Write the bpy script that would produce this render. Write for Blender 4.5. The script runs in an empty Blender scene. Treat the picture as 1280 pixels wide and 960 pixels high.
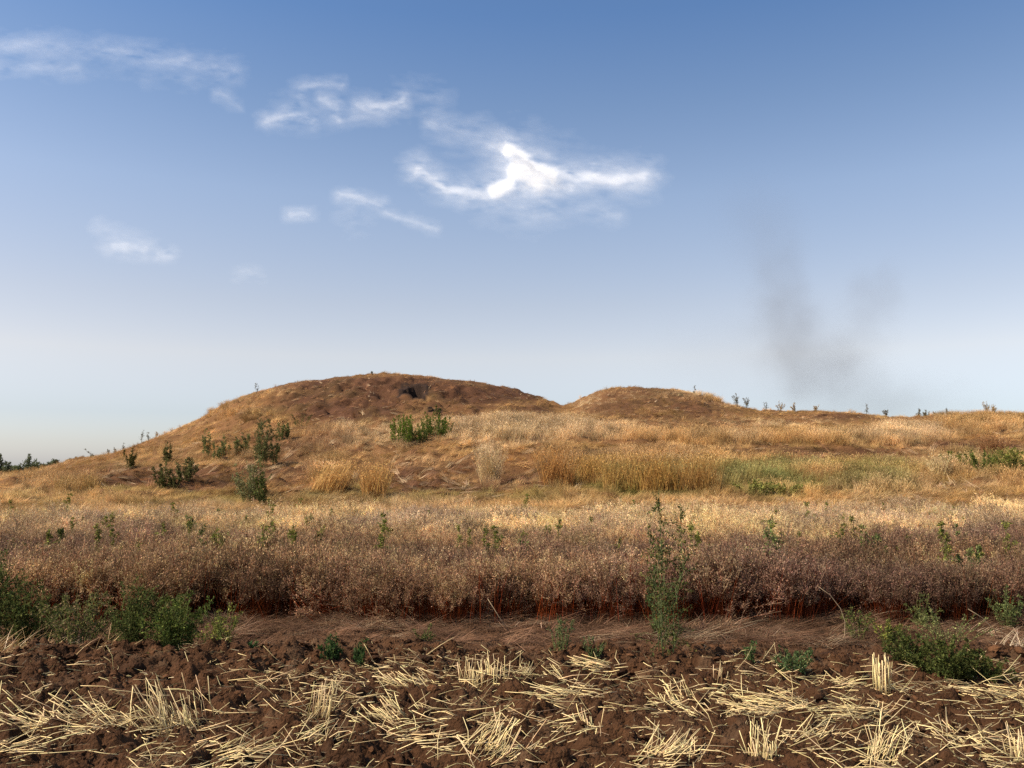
import bpy, math
import numpy as np
from mathutils import Vector

R = np.random.default_rng(7)
S = bpy.context.scene
COL = S.collection

# ------------------------------------------------------------------ camera
F = 1066.7                      # focal length in pixels of the 1280 px wide photograph
CAMZ = 1.65
PITCH = math.atan(108 / F)
cam_d = bpy.data.cameras.new('camera'); cam = bpy.data.objects.new('camera', cam_d); COL.objects.link(cam)
cam.location = (0, 0, CAMZ); cam.rotation_euler = (math.pi / 2 + PITCH, 0, 0)
cam_d.sensor_width = 36; cam_d.lens = 30.0; cam_d.clip_start = 0.05; cam_d.clip_end = 60000
S.camera = cam

# ------------------------------------------------------------------ sky, sun, exposure
SUN_EL, SUN_AZ = math.radians(47), math.radians(-108)     # azimuth clockwise from the view direction (+y)
w = bpy.data.worlds.new('World'); S.world = w; w.use_nodes = True
nt = w.node_tree; nt.nodes.clear()
def N(t, typ, **k):
    n = t.nodes.new(typ)
    for a, b in k.items(): setattr(n, a, b)
    return n
out = N(nt, 'ShaderNodeOutputWorld'); bg = N(nt, 'ShaderNodeBackground'); sky = N(nt, 'ShaderNodeTexSky')
sky.sky_type = 'NISHITA'; sky.sun_disc = False
sky.sun_elevation = SUN_EL; sky.sun_rotation = SUN_AZ
sky.altitude = 100; sky.air_density = 1.0; sky.dust_density = 1.2; sky.ozone_density = 3.0
bg.inputs[1].default_value = 0.15
# whole-sky colour balance by elevation only (pale dusty air low down, deeper blue above)
tc = N(nt, 'ShaderNodeTexCoord'); sx = N(nt, 'ShaderNodeSeparateXYZ'); ramp = N(nt, 'ShaderNodeValToRGB')
mul = N(nt, 'ShaderNodeMix', data_type='RGBA', blend_type='MULTIPLY'); mul.inputs[0].default_value = 1
SKYTINT = [(0.0, (1.05, 1.05, 1.25)), (0.03, (1.0, .94, 1.03)), (0.063, (.98, .88, .92)), (0.13, (1.40, 1.02, .84)), (0.19, (1.36, 1.01, .83)), (0.308, (1.24, 1.04, .92)), (0.40, (.93, .90, .88)), (0.487, (.66, .78, .88)), (1.0, (.42, .56, .72))]
cr = ramp.color_ramp
while len(cr.elements) < len(SKYTINT): cr.elements.new(0.5)
for e, (p, c) in zip(cr.elements, SKYTINT): e.position = p; e.color = (*c, 1)
nt.links.new(tc.outputs['Generated'], sx.inputs[0]); nt.links.new(sx.outputs[2], ramp.inputs[0])
nt.links.new(sky.outputs[0], mul.inputs[6]); nt.links.new(ramp.outputs[0], mul.inputs[7])
nt.links.new(mul.outputs[2], bg.inputs[0]); nt.links.new(bg.outputs[0], out.inputs[0])
sd = bpy.data.lights.new('sun', 'SUN'); sun = bpy.data.objects.new('sun', sd); COL.objects.link(sun)
sd.energy = 5.0; sd.angle = math.radians(0.6); sd.color = (1, 0.92, 0.79)
d = Vector((math.sin(SUN_AZ) * math.cos(SUN_EL), math.cos(SUN_AZ) * math.cos(SUN_EL), math.sin(SUN_EL)))
sun.rotation_euler = (-d).to_track_quat('-Z', 'Y').to_euler()
S.view_settings.view_transform = 'Standard'; S.view_settings.look = 'None'
S.view_settings.exposure = 0.25; S.view_settings.gamma = 1
S.cycles.max_bounces = 5; S.cycles.diffuse_bounces = 2; S.cycles.glossy_bounces = 1
S.cycles.transmission_bounces = 2; S.cycles.transparent_max_bounces = 12; S.cycles.volume_bounces = 0
S.cycles.use_denoising = False; S.cycles.pixel_filter_type = 'BLACKMAN_HARRIS'
S.cycles.volume_step_rate = 1.0; S.cycles.volume_max_steps = 256

# ------------------------------------------------------------------ noise
_P = np.random.default_rng(3).permutation(4096)
_G = np.random.default_rng(4).uniform(-1, 1, 4096)
def _h(ix, iy): return _G[(_P[ix & 4095] + iy * 57) & 4095]
def vn(x, y):
    x = np.asarray(x, float); y = np.asarray(y, float)
    ix = np.floor(x).astype(np.int64); iy = np.floor(y).astype(np.int64)
    fx = x - ix; fy = y - iy; fx = fx * fx * (3 - 2 * fx); fy = fy * fy * (3 - 2 * fy)
    a = _h(ix, iy) * (1 - fx) + _h(ix + 1, iy) * fx; b = _h(ix, iy + 1) * (1 - fx) + _h(ix + 1, iy + 1) * fx
    return a * (1 - fy) + b * fy
def fbm(x, y, o=4, g=0.5):
    s = 0; a = 1; t = 0
    for i in range(o):
        s = s + a * vn(x * 2 ** i + 17.3 * i, y * 2 ** i - 9.1 * i); t += a; a *= g
    return s / t
def worley(x, y):
    ix = np.floor(x).astype(np.int64); iy = np.floor(y).astype(np.int64); best = np.full(np.shape(x), 9.); hh = np.zeros(np.shape(x))
    for a in (-1, 0, 1):
        for b in (-1, 0, 1):
            px = ix + a + .5 + .48 * _h(ix + a, iy + b); py = iy + b + .5 + .48 * _h(ix + a + 911, iy + b + 77); d_ = (x - px) ** 2 + (y - py) ** 2
            m_ = d_ < best; best = np.where(m_, d_, best); hh = np.where(m_, _h(ix + a + 5, iy + b + 301), hh)
    return np.sqrt(best), hh
def sst(a, b, x):
    t = np.clip((x - a) / (b - a), 0, 1); return t * t * (3 - 2 * t)

# ------------------------------------------------------------------ the lie of the land
def ray(u, v):
    X = (np.asarray(u, float) - 640) / F; Y = (480 - np.asarray(v, float)) / F
    yy = math.cos(PITCH) - Y * math.sin(PITCH); zz = math.sin(PITCH) + Y * math.cos(PITCH)
    return X / yy, zz / yy
def zat(v, dist): return CAMZ + dist * ray(640, v)[1]

SKYL = np.array([(-500,603),(-200,600),(0,597),(40,592),(70,586),(110,577),(150,567),(190,552),(230,535),(270,514),(300,498),(330,490),(355,481),(380,476),
 (420,474),(440,471),(480,469),(520,471),(560,475),(600,479),(640,488),(670,498),(690,505),(705,511),(730,499),(750,489),(770,484),
 (800,486),(840,489),(870,492),(900,502),(930,512),(960,516),(1000,517),(1040,516),(1080,517),(1110,523),(1150,524),(1200,521),(1280,520),(1500,522),(1900,540)], float)
TU = np.array([-500, 0, 100, 200, 300, 400, 500, 600, 700, 770, 850, 930, 1000, 1100, 1200, 1280, 1900], float)
TV = {30: [634,630,628,626,624,622,621,621,620,619,618,617,616,614,612,610,612],
      36: [620,613,608,602,600,598,596,593,590,589,588,588,588,588,588,588,594],
      42: [610,604,594,583,574,568,563,559,556,557,558,559,560,562,562,560,572],
      48: [606,601,586,567,549,538,530,531,531,536,544,545,546,547,546,543,556],
      54: [604,599,580,556,522,506,498,512,522,508,512,526,530,532,531,530,545]}
UG = np.arange(-3000, 4300, 10.0)
DG = np.array([0, 10, 20, 24, 30, 36, 42, 48, 54, 60, 66, 74, 84, 100, 130, 200], float)
def _rows():
    Z = np.zeros((len(DG), len(UG))); k = np.exp(-0.5 * (np.arange(-8, 9) / 3.0) ** 2); k /= k.sum()
    k2 = np.array([.25, .5, .25])
    for d_, vs in TV.items():
        z = zat(np.interp(UG, TU, vs), d_); Z[list(DG).index(d_)] = np.convolve(np.pad(z, 8, 'edge'), k, 'valid')
    zc = zat(np.interp(UG, SKYL[:, 0], SKYL[:, 1]), 60.0); zc = np.convolve(np.pad(zc, 1, 'edge'), k2, 'valid')
    Z[3] = 0.10; Z[9] = zc; Z[10] = zc - 0.15; Z[11] = zc * .82; Z[12] = zc * .55; Z[13] = zc * .22; Z[14] = zc * 0.03
    fall = sst(-2800, -900, UG) * (1 - sst(2300, 4000, UG))
    return Z * fall
ZT = _rows()
def base_h(u, dist):
    fu = np.clip((u - UG[0]) / 10.0, 0, len(UG) - 1.001); iu = fu.astype(int); tu = fu - iu
    dd = np.clip(dist, 0, 199.9); j = np.clip(np.searchsorted(DG, dd, side='right') - 1, 0, len(DG) - 2)
    t = (dd - DG[j]) / (DG[j + 1] - DG[j])
    def row(jj):
        jj = np.clip(jj, 0, len(DG) - 1); return ZT[jj, iu] * (1 - tu) + ZT[jj, iu + 1] * tu
    def dcl(jj): return DG[np.clip(jj, 0, len(DG) - 1)]
    p0, p1, p2, p3 = row(j - 1), row(j), row(j + 1), row(j + 2)
    h = DG[j + 1] - DG[j]
    m1 = np.where(j > 0, (p2 - p0) / np.maximum(dcl(j + 1) - dcl(j - 1), 1e-6), 0) * h
    m2 = np.where(j < len(DG) - 2, (p3 - p1) / np.maximum(dcl(j + 2) - dcl(j), 1e-6), 0) * h
    t2 = t * t; t3 = t2 * t
    return (2 * t3 - 3 * t2 + 1) * p1 + (t3 - 2 * t2 + t) * m1 + (-2 * t3 + 3 * t2) * p2 + (t3 - t2) * m2

PITS = [(480, 500, 54.0, .8, .5, .3), (440, 520, 53.0, .8, .5, .25), (250, 602, 36.0, .9, .4, .22),
        (360, 575, 41.0, 1.1, .5, .3), (820, 575, 39.0, 1.0, .5, .2), (1060, 571, 41.0, 1.6, .5, .35), (1110, 566, 42.0, 1.2, .5, .3), (1225, 560, 41.0, .7, .5, .3),
        (495, 603, 35.0, .6, .35, .2), (575, 603, 34.5, .7, .35, .2), (700, 598, 34.5, .6, .4, .25)]
CUTS = [(512, 53.2, 3.0, .74), (543, 50.2, 1.6, .30)]; CUTZ = {}     # hollows dug into the slope
def S_of(y): return np.sqrt(y * y + 2.5 ** 2 * np.exp(-np.clip(y, 0, 50)))
def H(x, y, fine=True):
    x = np.asarray(x, float); y = np.asarray(y, float)
    dist = np.abs(y); u = 640 + F * x / (S_of(y) / math.cos(PITCH)) * 1.0
    z = base_h(u, np.where(y > 0, dist, 0))
    m = sst(24, 34, y) * (1 - sst(90, 130, y))
    m = m * (1 - .55 * np.exp(-((y - 60) / 2.5) ** 2))
    z = z + m * (0.30 * fbm(x / 4.1, y / 3.3, 3) + 0.24 * fbm(x / 1.5 + 40, y / 1.1, 3) + 0.13 * fbm(x / .5, y / .45 + 9, 2))
    wc = np.zeros_like(z); qc = (y > 28) & (y < 66)
    if qc.any():
        f1, hh_ = worley(x[qc] * 1.15 + .3 * fbm(x[qc] * 2, y[qc] * 2, 2), y[qc] * 1.3); wc[qc] = (.4 + .6 * hh_) * np.clip(1 - f1 * f1 * 1.6, -.2, 1)
    z = z + m * .24 * wc * sst(-.1, .3, fbm(x / 5 + 3, y / 4, 2))
    # slumped clods on the bare front of the left mound
    c = sst(30, 120, 200 - np.abs(u - 430) * .9) * sst(49, 52, y) * (1 - sst(57, 59, y))
    z = z + c * 0.22 * (1 - 2 * np.abs(fbm(x / .9, y / .8 + 77, 3)))
    z = z + c * .35 * wc
    for (pu, pv, pd, rx, ry, dep) in PITS:
        px = (pu - 640) / F * pd
        q = ((x - px) / rx) ** 2 + ((y - pd) / ry) ** 2
        z = z - dep * np.exp(-q ** (1.6 if dep < .5 else 3.))
    for (cu_, d0, ln_, hw_) in CUTS:
        px = (cu_ - 640) / F * d0; fl = float(CUTZ.setdefault((cu_, d0), base_h(np.array([cu_ * 1.0]), np.array([d0]))[0])) - .10
        t_ = (y - d0) / ln_; ins = (t_ > 0) & (t_ < 1) & (np.abs(x - px - .15 * t_) < hw_ * (1 - .45 * t_)); z = np.where(ins, np.minimum(z, fl + .1 * t_), z)
    if fine:
        # ploughed stubble soil, the bank of clods and the trodden strip
        n = sst(3.2, 4.0, y) * (1 - sst(11, 13, y))
        field = 1 - sst(7.0, 7.6, y + .25 * fbm(x / 1.3, y * 0, 2))
        bank = np.exp(-((y - 7.35 - .25 * fbm(x * .8, x * 0 + 3, 2)) / .42) ** 2) * (1.0 - .35 * sst(-1, 2.5, x))
        wx = x + .05 * fbm(x * 7, y * 7 + 5, 2); wy = y + .05 * fbm(x * 7 + 31, y * 7, 2)
        bil = 1 - 2.1 * np.abs(fbm(wx * 4.2, wy * 4.6, 4, .55)); bil2 = 1 - 2.0 * np.abs(fbm(wx * 11 + 7, wy * 12, 3, .55))
        und = fbm(x * 1.3, y * 1.6 + 2, 2)
        a = .42 + .58 * np.maximum(field * .8, bank)
        wz = np.zeros_like(z); qm = n > 0
        if qm.any():
            for sc_, am_ in ((5.2, .075), (11.5, .040), (24., .016)):
                f1, hh_ = worley(wx[qm] * sc_ + sc_, wy[qm] * sc_ * 1.15); wz[qm] += am_ * (.55 + .75 * hh_) * np.clip(1 - f1 * f1 * 1.7, -.25, 1)
        z = z + n * wz * (.36 + .64 * np.maximum(field * .75, bank))
        z = z + n * (0.045 * und + a * (.055 * (bil - .45) + .03 * (bil2 - .4)) + .08 * bank)
        z = z + n * (.016 * fbm(x * 26, y * 26, 3, .7) + .012 * (1 - 2.2 * np.abs(fbm(x * 19 + 3, y * 21, 3, .7))))
    return z
def gpt(x, y): return np.stack([x, y, H(x, y)], -1)
def place(u, v=None, dist=None):
    """a point of the ground: where it shows at v in the photograph, or at a known distance"""
    if dist is None:
        dx, dz = ray(u, v); ys = np.concatenate([np.arange(4, 14, .01), np.arange(14, 75, .05)])
        hh = H(dx * ys, ys, False); hit = np.nonzero(CAMZ + dz * ys <= hh)[0]
        dist = ys[hit[0]] if len(hit) else 60.0
    x = (u - 640) / F * dist
    return np.array([x, dist, float(H(np.array([x]), np.array([dist]))[0])])
UVF = lambda x, y, z: (640 + F * x / (y * math.cos(PITCH) + (z - CAMZ) * math.sin(PITCH)),
                       480 - F * ((z - CAMZ) * math.cos(PITCH) - y * math.sin(PITCH)) / (y * math.cos(PITCH) + (z - CAMZ) * math.sin(PITCH)))

# ------------------------------------------------------------------ mesh helpers
def mk_mesh(name, V, Fc, col=None, mat=None, smooth=False):
    V = np.asarray(V, np.float32); Fc = np.asarray(Fc, np.int32); me = bpy.data.meshes.new(name); k = Fc.shape[1]
    me.vertices.add(len(V)); me.vertices.foreach_set('co', V.ravel())
    me.loops.add(Fc.size); me.loops.foreach_set('vertex_index', Fc.ravel())
    me.polygons.add(len(Fc)); me.polygons.foreach_set('loop_start', np.arange(0, Fc.size, k, dtype=np.int32))
    if smooth: me.polygons.foreach_set('use_smooth', np.ones(len(Fc), bool))
    if col is not None:
        a = me.color_attributes.new('Col', 'FLOAT_COLOR', 'POINT')
        a.data.foreach_set('color', np.concatenate([np.asarray(col, np.float32), np.ones((len(V), 1), np.float32)], 1).ravel())
    me.update(calc_edges=True)
    if mat: me.materials.append(mat)
    return me
def link(name, me, parent=None, loc=None):
    o = bpy.data.objects.new(name, me); COL.objects.link(o)
    if parent: o.parent = parent
    if loc is not None: o.location = loc
    return o
def tag(o, label=None, cat=None, group=None, kind=None):
    for k, v in (('label', label), ('category', cat), ('group', group), ('kind', kind)):
        if v: o[k] = v
    return o
class MB:
    def __init__(s): s.V = []; s.F = []; s.C = []; s.n = 0
    def add(s, V, Fc, C):
        V = np.asarray(V).reshape(-1, 3); s.V.append(V); s.F.append(np.asarray(Fc).reshape(-1, 4) + s.n)
        s.C.append(np.broadcast_to(C, V.shape) if np.ndim(C) == 1 else np.asarray(C).reshape(-1, 3)); s.n += len(V)
    def mesh(s, name, mat): return mk_mesh(name, np.concatenate(s.V), np.concatenate(s.F), np.concatenate(s.C), mat)
def strips(P, W, side, col):
    """P n*k*3 centre lines, W n*k half widths, side n*3 direction across: flat ribbons of quads"""
    n, k, _ = P.shape; sd_ = side[:, None, :] * W[:, :, None]
    V = np.stack([P - sd_, P + sd_], 2).reshape(-1, 3)
    b = (np.arange(n)[:, None] * k + np.arange(k - 1)[None]) * 2
    Fc = np.stack([b, b + 1, b + 3, b + 2], -1).reshape(-1, 4)
    C = np.repeat(np.asarray(col).reshape(n, -1, 3) * np.ones((1, k, 1)), 2, 1).reshape(-1, 3)
    return V, Fc, C
def tubes(P, W, col, sides=4):
    n, k, _ = P.shape; d_ = P[:, -1] - P[:, 0]; d_ /= np.linalg.norm(d_, axis=1, keepdims=True) + 1e-9
    up = np.where(np.abs(d_[:, 2:3]) > .8, np.array([[1., 0, 0]]), np.array([[0, 0, 1.]]))
    a = np.cross(d_, up); a /= np.linalg.norm(a, axis=1, keepdims=True); b = np.cross(d_, a)
    th = np.arange(sides) * 2 * math.pi / sides
    ring = (a[:, None, None] * np.cos(th)[None, None, :, None] + b[:, None, None] * np.sin(th)[None, None, :, None]) * W[:, :, None, None]
    V = (P[:, :, None] + ring).reshape(-1, 3)
    i = ((np.arange(n)[:, None, None] * k + np.arange(k - 1)[None, :, None]) * sides); s0 = np.arange(sides)[None, None]; s1 = (s0 + 1) % sides
    Fc = [np.stack([i + s0, i + s1, i + sides + s1, i + sides + s0], -1).reshape(-1, 4)]
    if sides == 4:
        e0 = np.arange(n) * k * 4; e1 = e0 + (k - 1) * 4; q = np.arange(4)
        Fc.append(e0[:, None] + q[::-1]); Fc.append(e1[:, None] + q)
    C = np.broadcast_to(np.asarray(col).reshape(n, 1, 1, 3) if np.ndim(col) > 1 else np.asarray(col), (n, k, sides, 3)).reshape(-1, 3)
    return V, np.concatenate(Fc), C
def unit(n, up=0., r=R):
    v = r.normal(size=(n, 3)); v[:, 2] += up; return v / np.linalg.norm(v, axis=1, keepdims=True)
def diamonds(P, L, Wd, D, col, r=R):
    """leaves: one quad each, from P along D, width across a random side"""
    n = len(P); s = np.cross(D, unit(n, 0, r)); s /= np.linalg.norm(s, axis=1, keepdims=True) + 1e-9
    L = np.broadcast_to(L, n)[:, None]; Wd = np.broadcast_to(Wd, n)[:, None]
    V = np.stack([P, P + D * L * .45 + s * Wd, P + D * L, P + D * L * .45 - s * Wd], 1)
    C = np.repeat(np.asarray(col).reshape(-1, 1, 3) * np.ones((n, 1, 1)), 4, 1)
    return V.reshape(-1, 3), np.arange(4 * n).reshape(-1, 4), C.reshape(-1, 3)
def vary(c, n, s=.18, r=R): return np.array(c)[None] * (1 + r.normal(size=(n, 1)) * s).clip(.4, 1.8) * (1 + r.normal(size=(n, 3)) * s * .25)
def blades(r, n, rad, hmin, hmax, lean, curve, wid, col, k=4, az=None, azs=math.pi, base=None, lv=(.3, 1.2)):
    """curved grass blades; az: the direction they lie down to"""
    a = r.uniform(-math.pi, math.pi, n) if az is None else az + r.normal(size=n) * azs
    rr = rad * np.sqrt(r.random(n)); b = np.stack([rr * np.cos(r.uniform(0, 6.3, n)), rr * np.sin(r.uniform(0, 6.3, n)), np.full(n, -.02)], -1)
    if base is not None: b = base
    L = r.uniform(hmin, hmax, n); l0 = lean * r.uniform(lv[0], lv[1], n); t = np.linspace(0, 1, k)
    ang = l0[:, None] + curve * r.uniform(.4, 1.3, n)[:, None] * t[None]
    st = L[:, None] / (k - 1) * np.ones(k)[None]; st[:, 0] = 0
    hor = np.cumsum(st * np.sin(ang), 1); ver = np.cumsum(st * np.cos(ang), 1)
    dirv = np.stack([np.cos(a), np.sin(a), 0 * a], -1)
    P = b[:, None] + dirv[:, None] * hor[:, :, None]; P[:, :, 2] += ver
    fa = r.uniform(0, 6.3, n); side = np.stack([np.cos(fa), np.sin(fa), 0 * fa], -1)
    W = wid * r.uniform(.6, 1.3, n)[:, None] * (1 - .75 * t[None]); return P, W, side

# ------------------------------------------------------------------ materials
def veg_mat(name, inst=False, transl=.25, rough=.75, spec=.05):
    m = bpy.data.materials.new(name); m.use_nodes = True; t = m.node_tree; t.nodes.clear()
    o = N(t, 'ShaderNodeOutputMaterial'); p = N(t, 'ShaderNodeBsdfPrincipled'); tr = N(t, 'ShaderNodeBsdfTranslucent'); mx = N(t, 'ShaderNodeMixShader')
    c = N(t, 'ShaderNodeAttribute', attribute_name='Col'); src = c.outputs[0]
    if inst:
        ti = N(t, 'ShaderNodeAttribute', attribute_name='tint', attribute_type='INSTANCER')
        mu = N(t, 'ShaderNodeMix', data_type='RGBA', blend_type='MULTIPLY'); mu.inputs[0].default_value = 1
        t.links.new(src, mu.inputs[6]); t.links.new(ti.outputs[0], mu.inputs[7]); src = mu.outputs[2]
    g = N(t, 'ShaderNodeNewGeometry'); nz = N(t, 'ShaderNodeTexNoise'); nz.inputs['Scale'].default_value = 9; nz.inputs['Detail'].default_value = 3
    mr = N(t, 'ShaderNodeMapRange'); mr.inputs[1].default_value = .3; mr.inputs[2].default_value = .7; mr.inputs[3].default_value = .78; mr.inputs[4].default_value = 1.2
    t.links.new(g.outputs['Position'], nz.inputs['Vector']); t.links.new(nz.outputs[0], mr.inputs[0])
    m2 = N(t, 'ShaderNodeVectorMath', operation='SCALE'); t.links.new(src, m2.inputs[0]); t.links.new(mr.outputs[0], m2.inputs['Scale']); src = m2.outputs[0]
    t.links.new(src, p.inputs['Base Color']); t.links.new(src, tr.inputs[0]); p.inputs['Roughness'].default_value = rough; p.inputs['Specular IOR Level'].default_value = spec
    mx.inputs[0].default_value = transl; t.links.new(p.outputs[0], mx.inputs[1]); t.links.new(tr.outputs[0], mx.inputs[2]); t.links.new(mx.outputs[0], o.inputs[0])
    return m
M_INST = veg_mat('dry_vegetation', True); M_VEG = veg_mat('weed_foliage', False, .28); M_STEM = veg_mat('weed_stem', False, 0.0)
M_STRAW = veg_mat('straw', False, .12, .45, .35)

def ground_mat():
    m = bpy.data.materials.new('earth'); m.use_nodes = True; t = m.node_tree; p = t.nodes['Principled BSDF']
    c = N(t, 'ShaderNodeAttribute', attribute_name='Col'); g = N(t, 'ShaderNodeNewGeometry')
    n1 = N(t, 'ShaderNodeTexNoise'); n1.inputs['Scale'].default_value = 14; n1.inputs['Detail'].default_value = 8; n1.inputs['Roughness'].default_value = .7
    n2 = N(t, 'ShaderNodeTexNoise'); n2.inputs['Scale'].default_value = 90; n2.inputs['Detail'].default_value = 4
    for n in (n1, n2): t.links.new(g.outputs['Position'], n.inputs['Vector'])
    ad = N(t, 'ShaderNodeMath', operation='MULTIPLY_ADD'); ad.inputs[1].default_value = .5; t.links.new(n2.outputs[0], ad.inputs[0]); t.links.new(n1.outputs[0], ad.inputs[2])
    mr = N(t, 'ShaderNodeMapRange'); mr.inputs[1].default_value = .45; mr.inputs[2].default_value = 1.05; mr.inputs[3].default_value = .6; mr.inputs[4].default_value = 1.4
    t.links.new(ad.outputs[0], mr.inputs[0])
    sc = N(t, 'ShaderNodeVectorMath', operation='SCALE'); t.links.new(c.outputs[0], sc.inputs[0]); t.links.new(mr.outputs[0], sc.inputs['Scale'])
    t.links.new(sc.outputs[0], p.inputs['Base Color']); p.inputs['Roughness'].default_value = .92; p.inputs['Specular IOR Level'].default_value = .12
    vo = N(t, 'ShaderNodeTexVoronoi'); vo.inputs['Scale'].default_value = 46; vo.inputs['Randomness'].default_value = 1; t.links.new(g.outputs['Position'], vo.inputs['Vector'])
    hm_ = N(t, 'ShaderNodeMath', operation='MULTIPLY_ADD'); hm_.inputs[1].default_value = -.45; t.links.new(vo.outputs['Distance'], hm_.inputs[0]); t.links.new(ad.outputs[0], hm_.inputs[2])
    b = N(t, 'ShaderNodeBump'); b.inputs['Strength'].default_value = .9; b.inputs['Distance'].default_value = .035
    t.links.new(hm_.outputs[0], b.inputs['Height']); t.links.new(b.outputs[0], p.inputs['Normal']); return m
M_GROUND = ground_mat()

# ------------------------------------------------------------------ ground sheet
SOIL = np.array([.080, .035, .0145]); SOIL_L = np.array([.115, .056, .027]); MOUND = np.array([.22, .105, .040]); MBROWN = np.array([.105, .046, .022]); PLAIN = np.array([.26, .19, .10])
def bare_shade_mask(x, y, z):
    """1 where the mound shows brown: bare or matted ground, and shade painted on the right flanks (read off the photograph)"""
    u, v = UVF(x, y, z); n = fbm(x / 2.2, y / 1.8, 4); m = np.zeros_like(u)
    def el(cu, cv, ru, rv, s=1.): return s * np.clip(1.35 - ((u - cu) / ru) ** 2 - ((v - cv) / rv) ** 2, 0, 1)
    for a in ((430, 505, 95, 24), (600, 492, 65, 14), (480, 482, 150, 13), (640, 492, 50, 10), (790, 493, 60, 8, .5), (820, 512, 90, 18, .55), (380, 555, 70, 22, .5), (560, 598, 130, 22, .7), (350, 590, 50, 24, .6), (150, 598, 110, 14, .75),
              (240, 600, 60, 18, .8), (1020, 570, 130, 12, .9), (1220, 560, 70, 12, .8), (900, 535, 60, 7, .4), (560, 512, 60, 14, .5), (660, 515, 40, 9, .6), (1040, 521, 50, 4, .6), (840, 566, 120, 7, .5)):
        m = np.maximum(m, el(*a))
    return np.clip(m * 1.1 + n * .55, 0, 1)
def green_mask(x, y, z):
    u, v = UVF(x, y, z); n = fbm(x / 1.7 + 50, y / 1.4, 3)
    def el(cu, cv, ru, rv, s=1.): return s * np.clip(1.3 - ((u - cu) / ru) ** 2 - ((v - cv) / rv) ** 2, 0, 1)
    m = np.maximum.reduce([el(820, 608, 130, 16, .8), el(955, 604, 80, 22, .9), el(1080, 600, 140, 20, .7), el(1225, 584, 60, 16, .9), el(430, 622, 90, 12, .55), el(160, 622, 130, 14, .45), el(300, 625, 60, 12, .5), el(560, 622, 80, 10, .5), el(40,628,60,12,.5), el(670,618,40,12,.45)])
    return np.clip(m * (.75 + .9 * n) + n * .3, 0, 1.1)
ys = [-300, -120, -50, -20, -8, -3, 0, 1.5, 2.6, 3.4, 3.9]
y_ = 4.2
while y_ < 9.6: ys.append(y_); y_ += .0125
while y_ < 24: ys.append(y_); y_ += .02 * y_ * (.25 if y_ < 10.5 else .55)
while y_ < 68: ys.append(y_); y_ += .16
while y_ < 30000: ys.append(y_); y_ *= 1.06
ys = np.array(ys)
us = np.concatenate([np.array([-30000, -12000, -6000, -3500, -2400, -1600, -1000, -600, -300, -180]), np.arange(-90, 1370.1, 2.9), np.array([1460, 1580, 1900, 2300, 2900, 3700, 5000, 7500, 13000, 31000])])
YY, UU = np.meshgrid(ys, us, indexing='ij'); XX = (UU - 640) / F * S_of(YY)
ZZ = H(XX, YY); ZZ[YY > 180] = 0
nr, nc = YY.shape
idx = np.arange(nr * nc).reshape(nr, nc)
Fq = np.stack([idx[:-1, :-1], idx[:-1, 1:], idx[1:, 1:], idx[1:, :-1]], -1).reshape(-1, 4)
x, y, z = XX.ravel(), YY.ravel(), ZZ.ravel()
near = 1 - sst(9, 12, y); n1 = fbm(x * 2, y * 2, 4)[:, None]
bm_ = np.zeros(len(x)); gm_ = np.zeros(len(x)); q = (y > 24) & (y < 80); bm_[q] = bare_shade_mask(x[q], y[q], z[q]); gm_[q] = green_mask(x[q], y[q], z[q])
tread = (sst(7.3, 8.0, y) * .8)[:, None]
pal = .45 * sst(.1, .5, fbm(x * 4.5, y * 5, 4))[:, None]; csoil = SOIL * (1 - tread) + SOIL_L * tread; csoil = csoil * (1 - pal) + np.array([.16, .092, .048]) * pal; csoil = csoil * (1 + .4 * n1)
cm = MOUND[None] * (1 - bm_[:, None]) + MBROWN[None] * bm_[:, None]; cm = cm * (1 + .25 * n1)
cg = np.array([.12, .12, .03]); cm = cm * (1 - .6 * gm_[:, None].clip(0, 1)) + cg * .6 * gm_[:, None].clip(0, 1)
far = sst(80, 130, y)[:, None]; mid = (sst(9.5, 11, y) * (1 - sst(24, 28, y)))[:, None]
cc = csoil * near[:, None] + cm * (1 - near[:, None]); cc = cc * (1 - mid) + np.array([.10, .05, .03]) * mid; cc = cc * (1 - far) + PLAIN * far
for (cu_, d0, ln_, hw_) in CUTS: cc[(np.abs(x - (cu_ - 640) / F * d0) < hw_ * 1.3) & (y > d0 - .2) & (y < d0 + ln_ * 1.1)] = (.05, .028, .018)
ground = link('ground', mk_mesh('ground', np.stack([x, y, z], -1), Fq, cc.clip(0.01, 1), M_GROUND, True)); tag(ground, 'brown ploughed soil rising into two grassy earth mounds', kind='structure')

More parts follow.
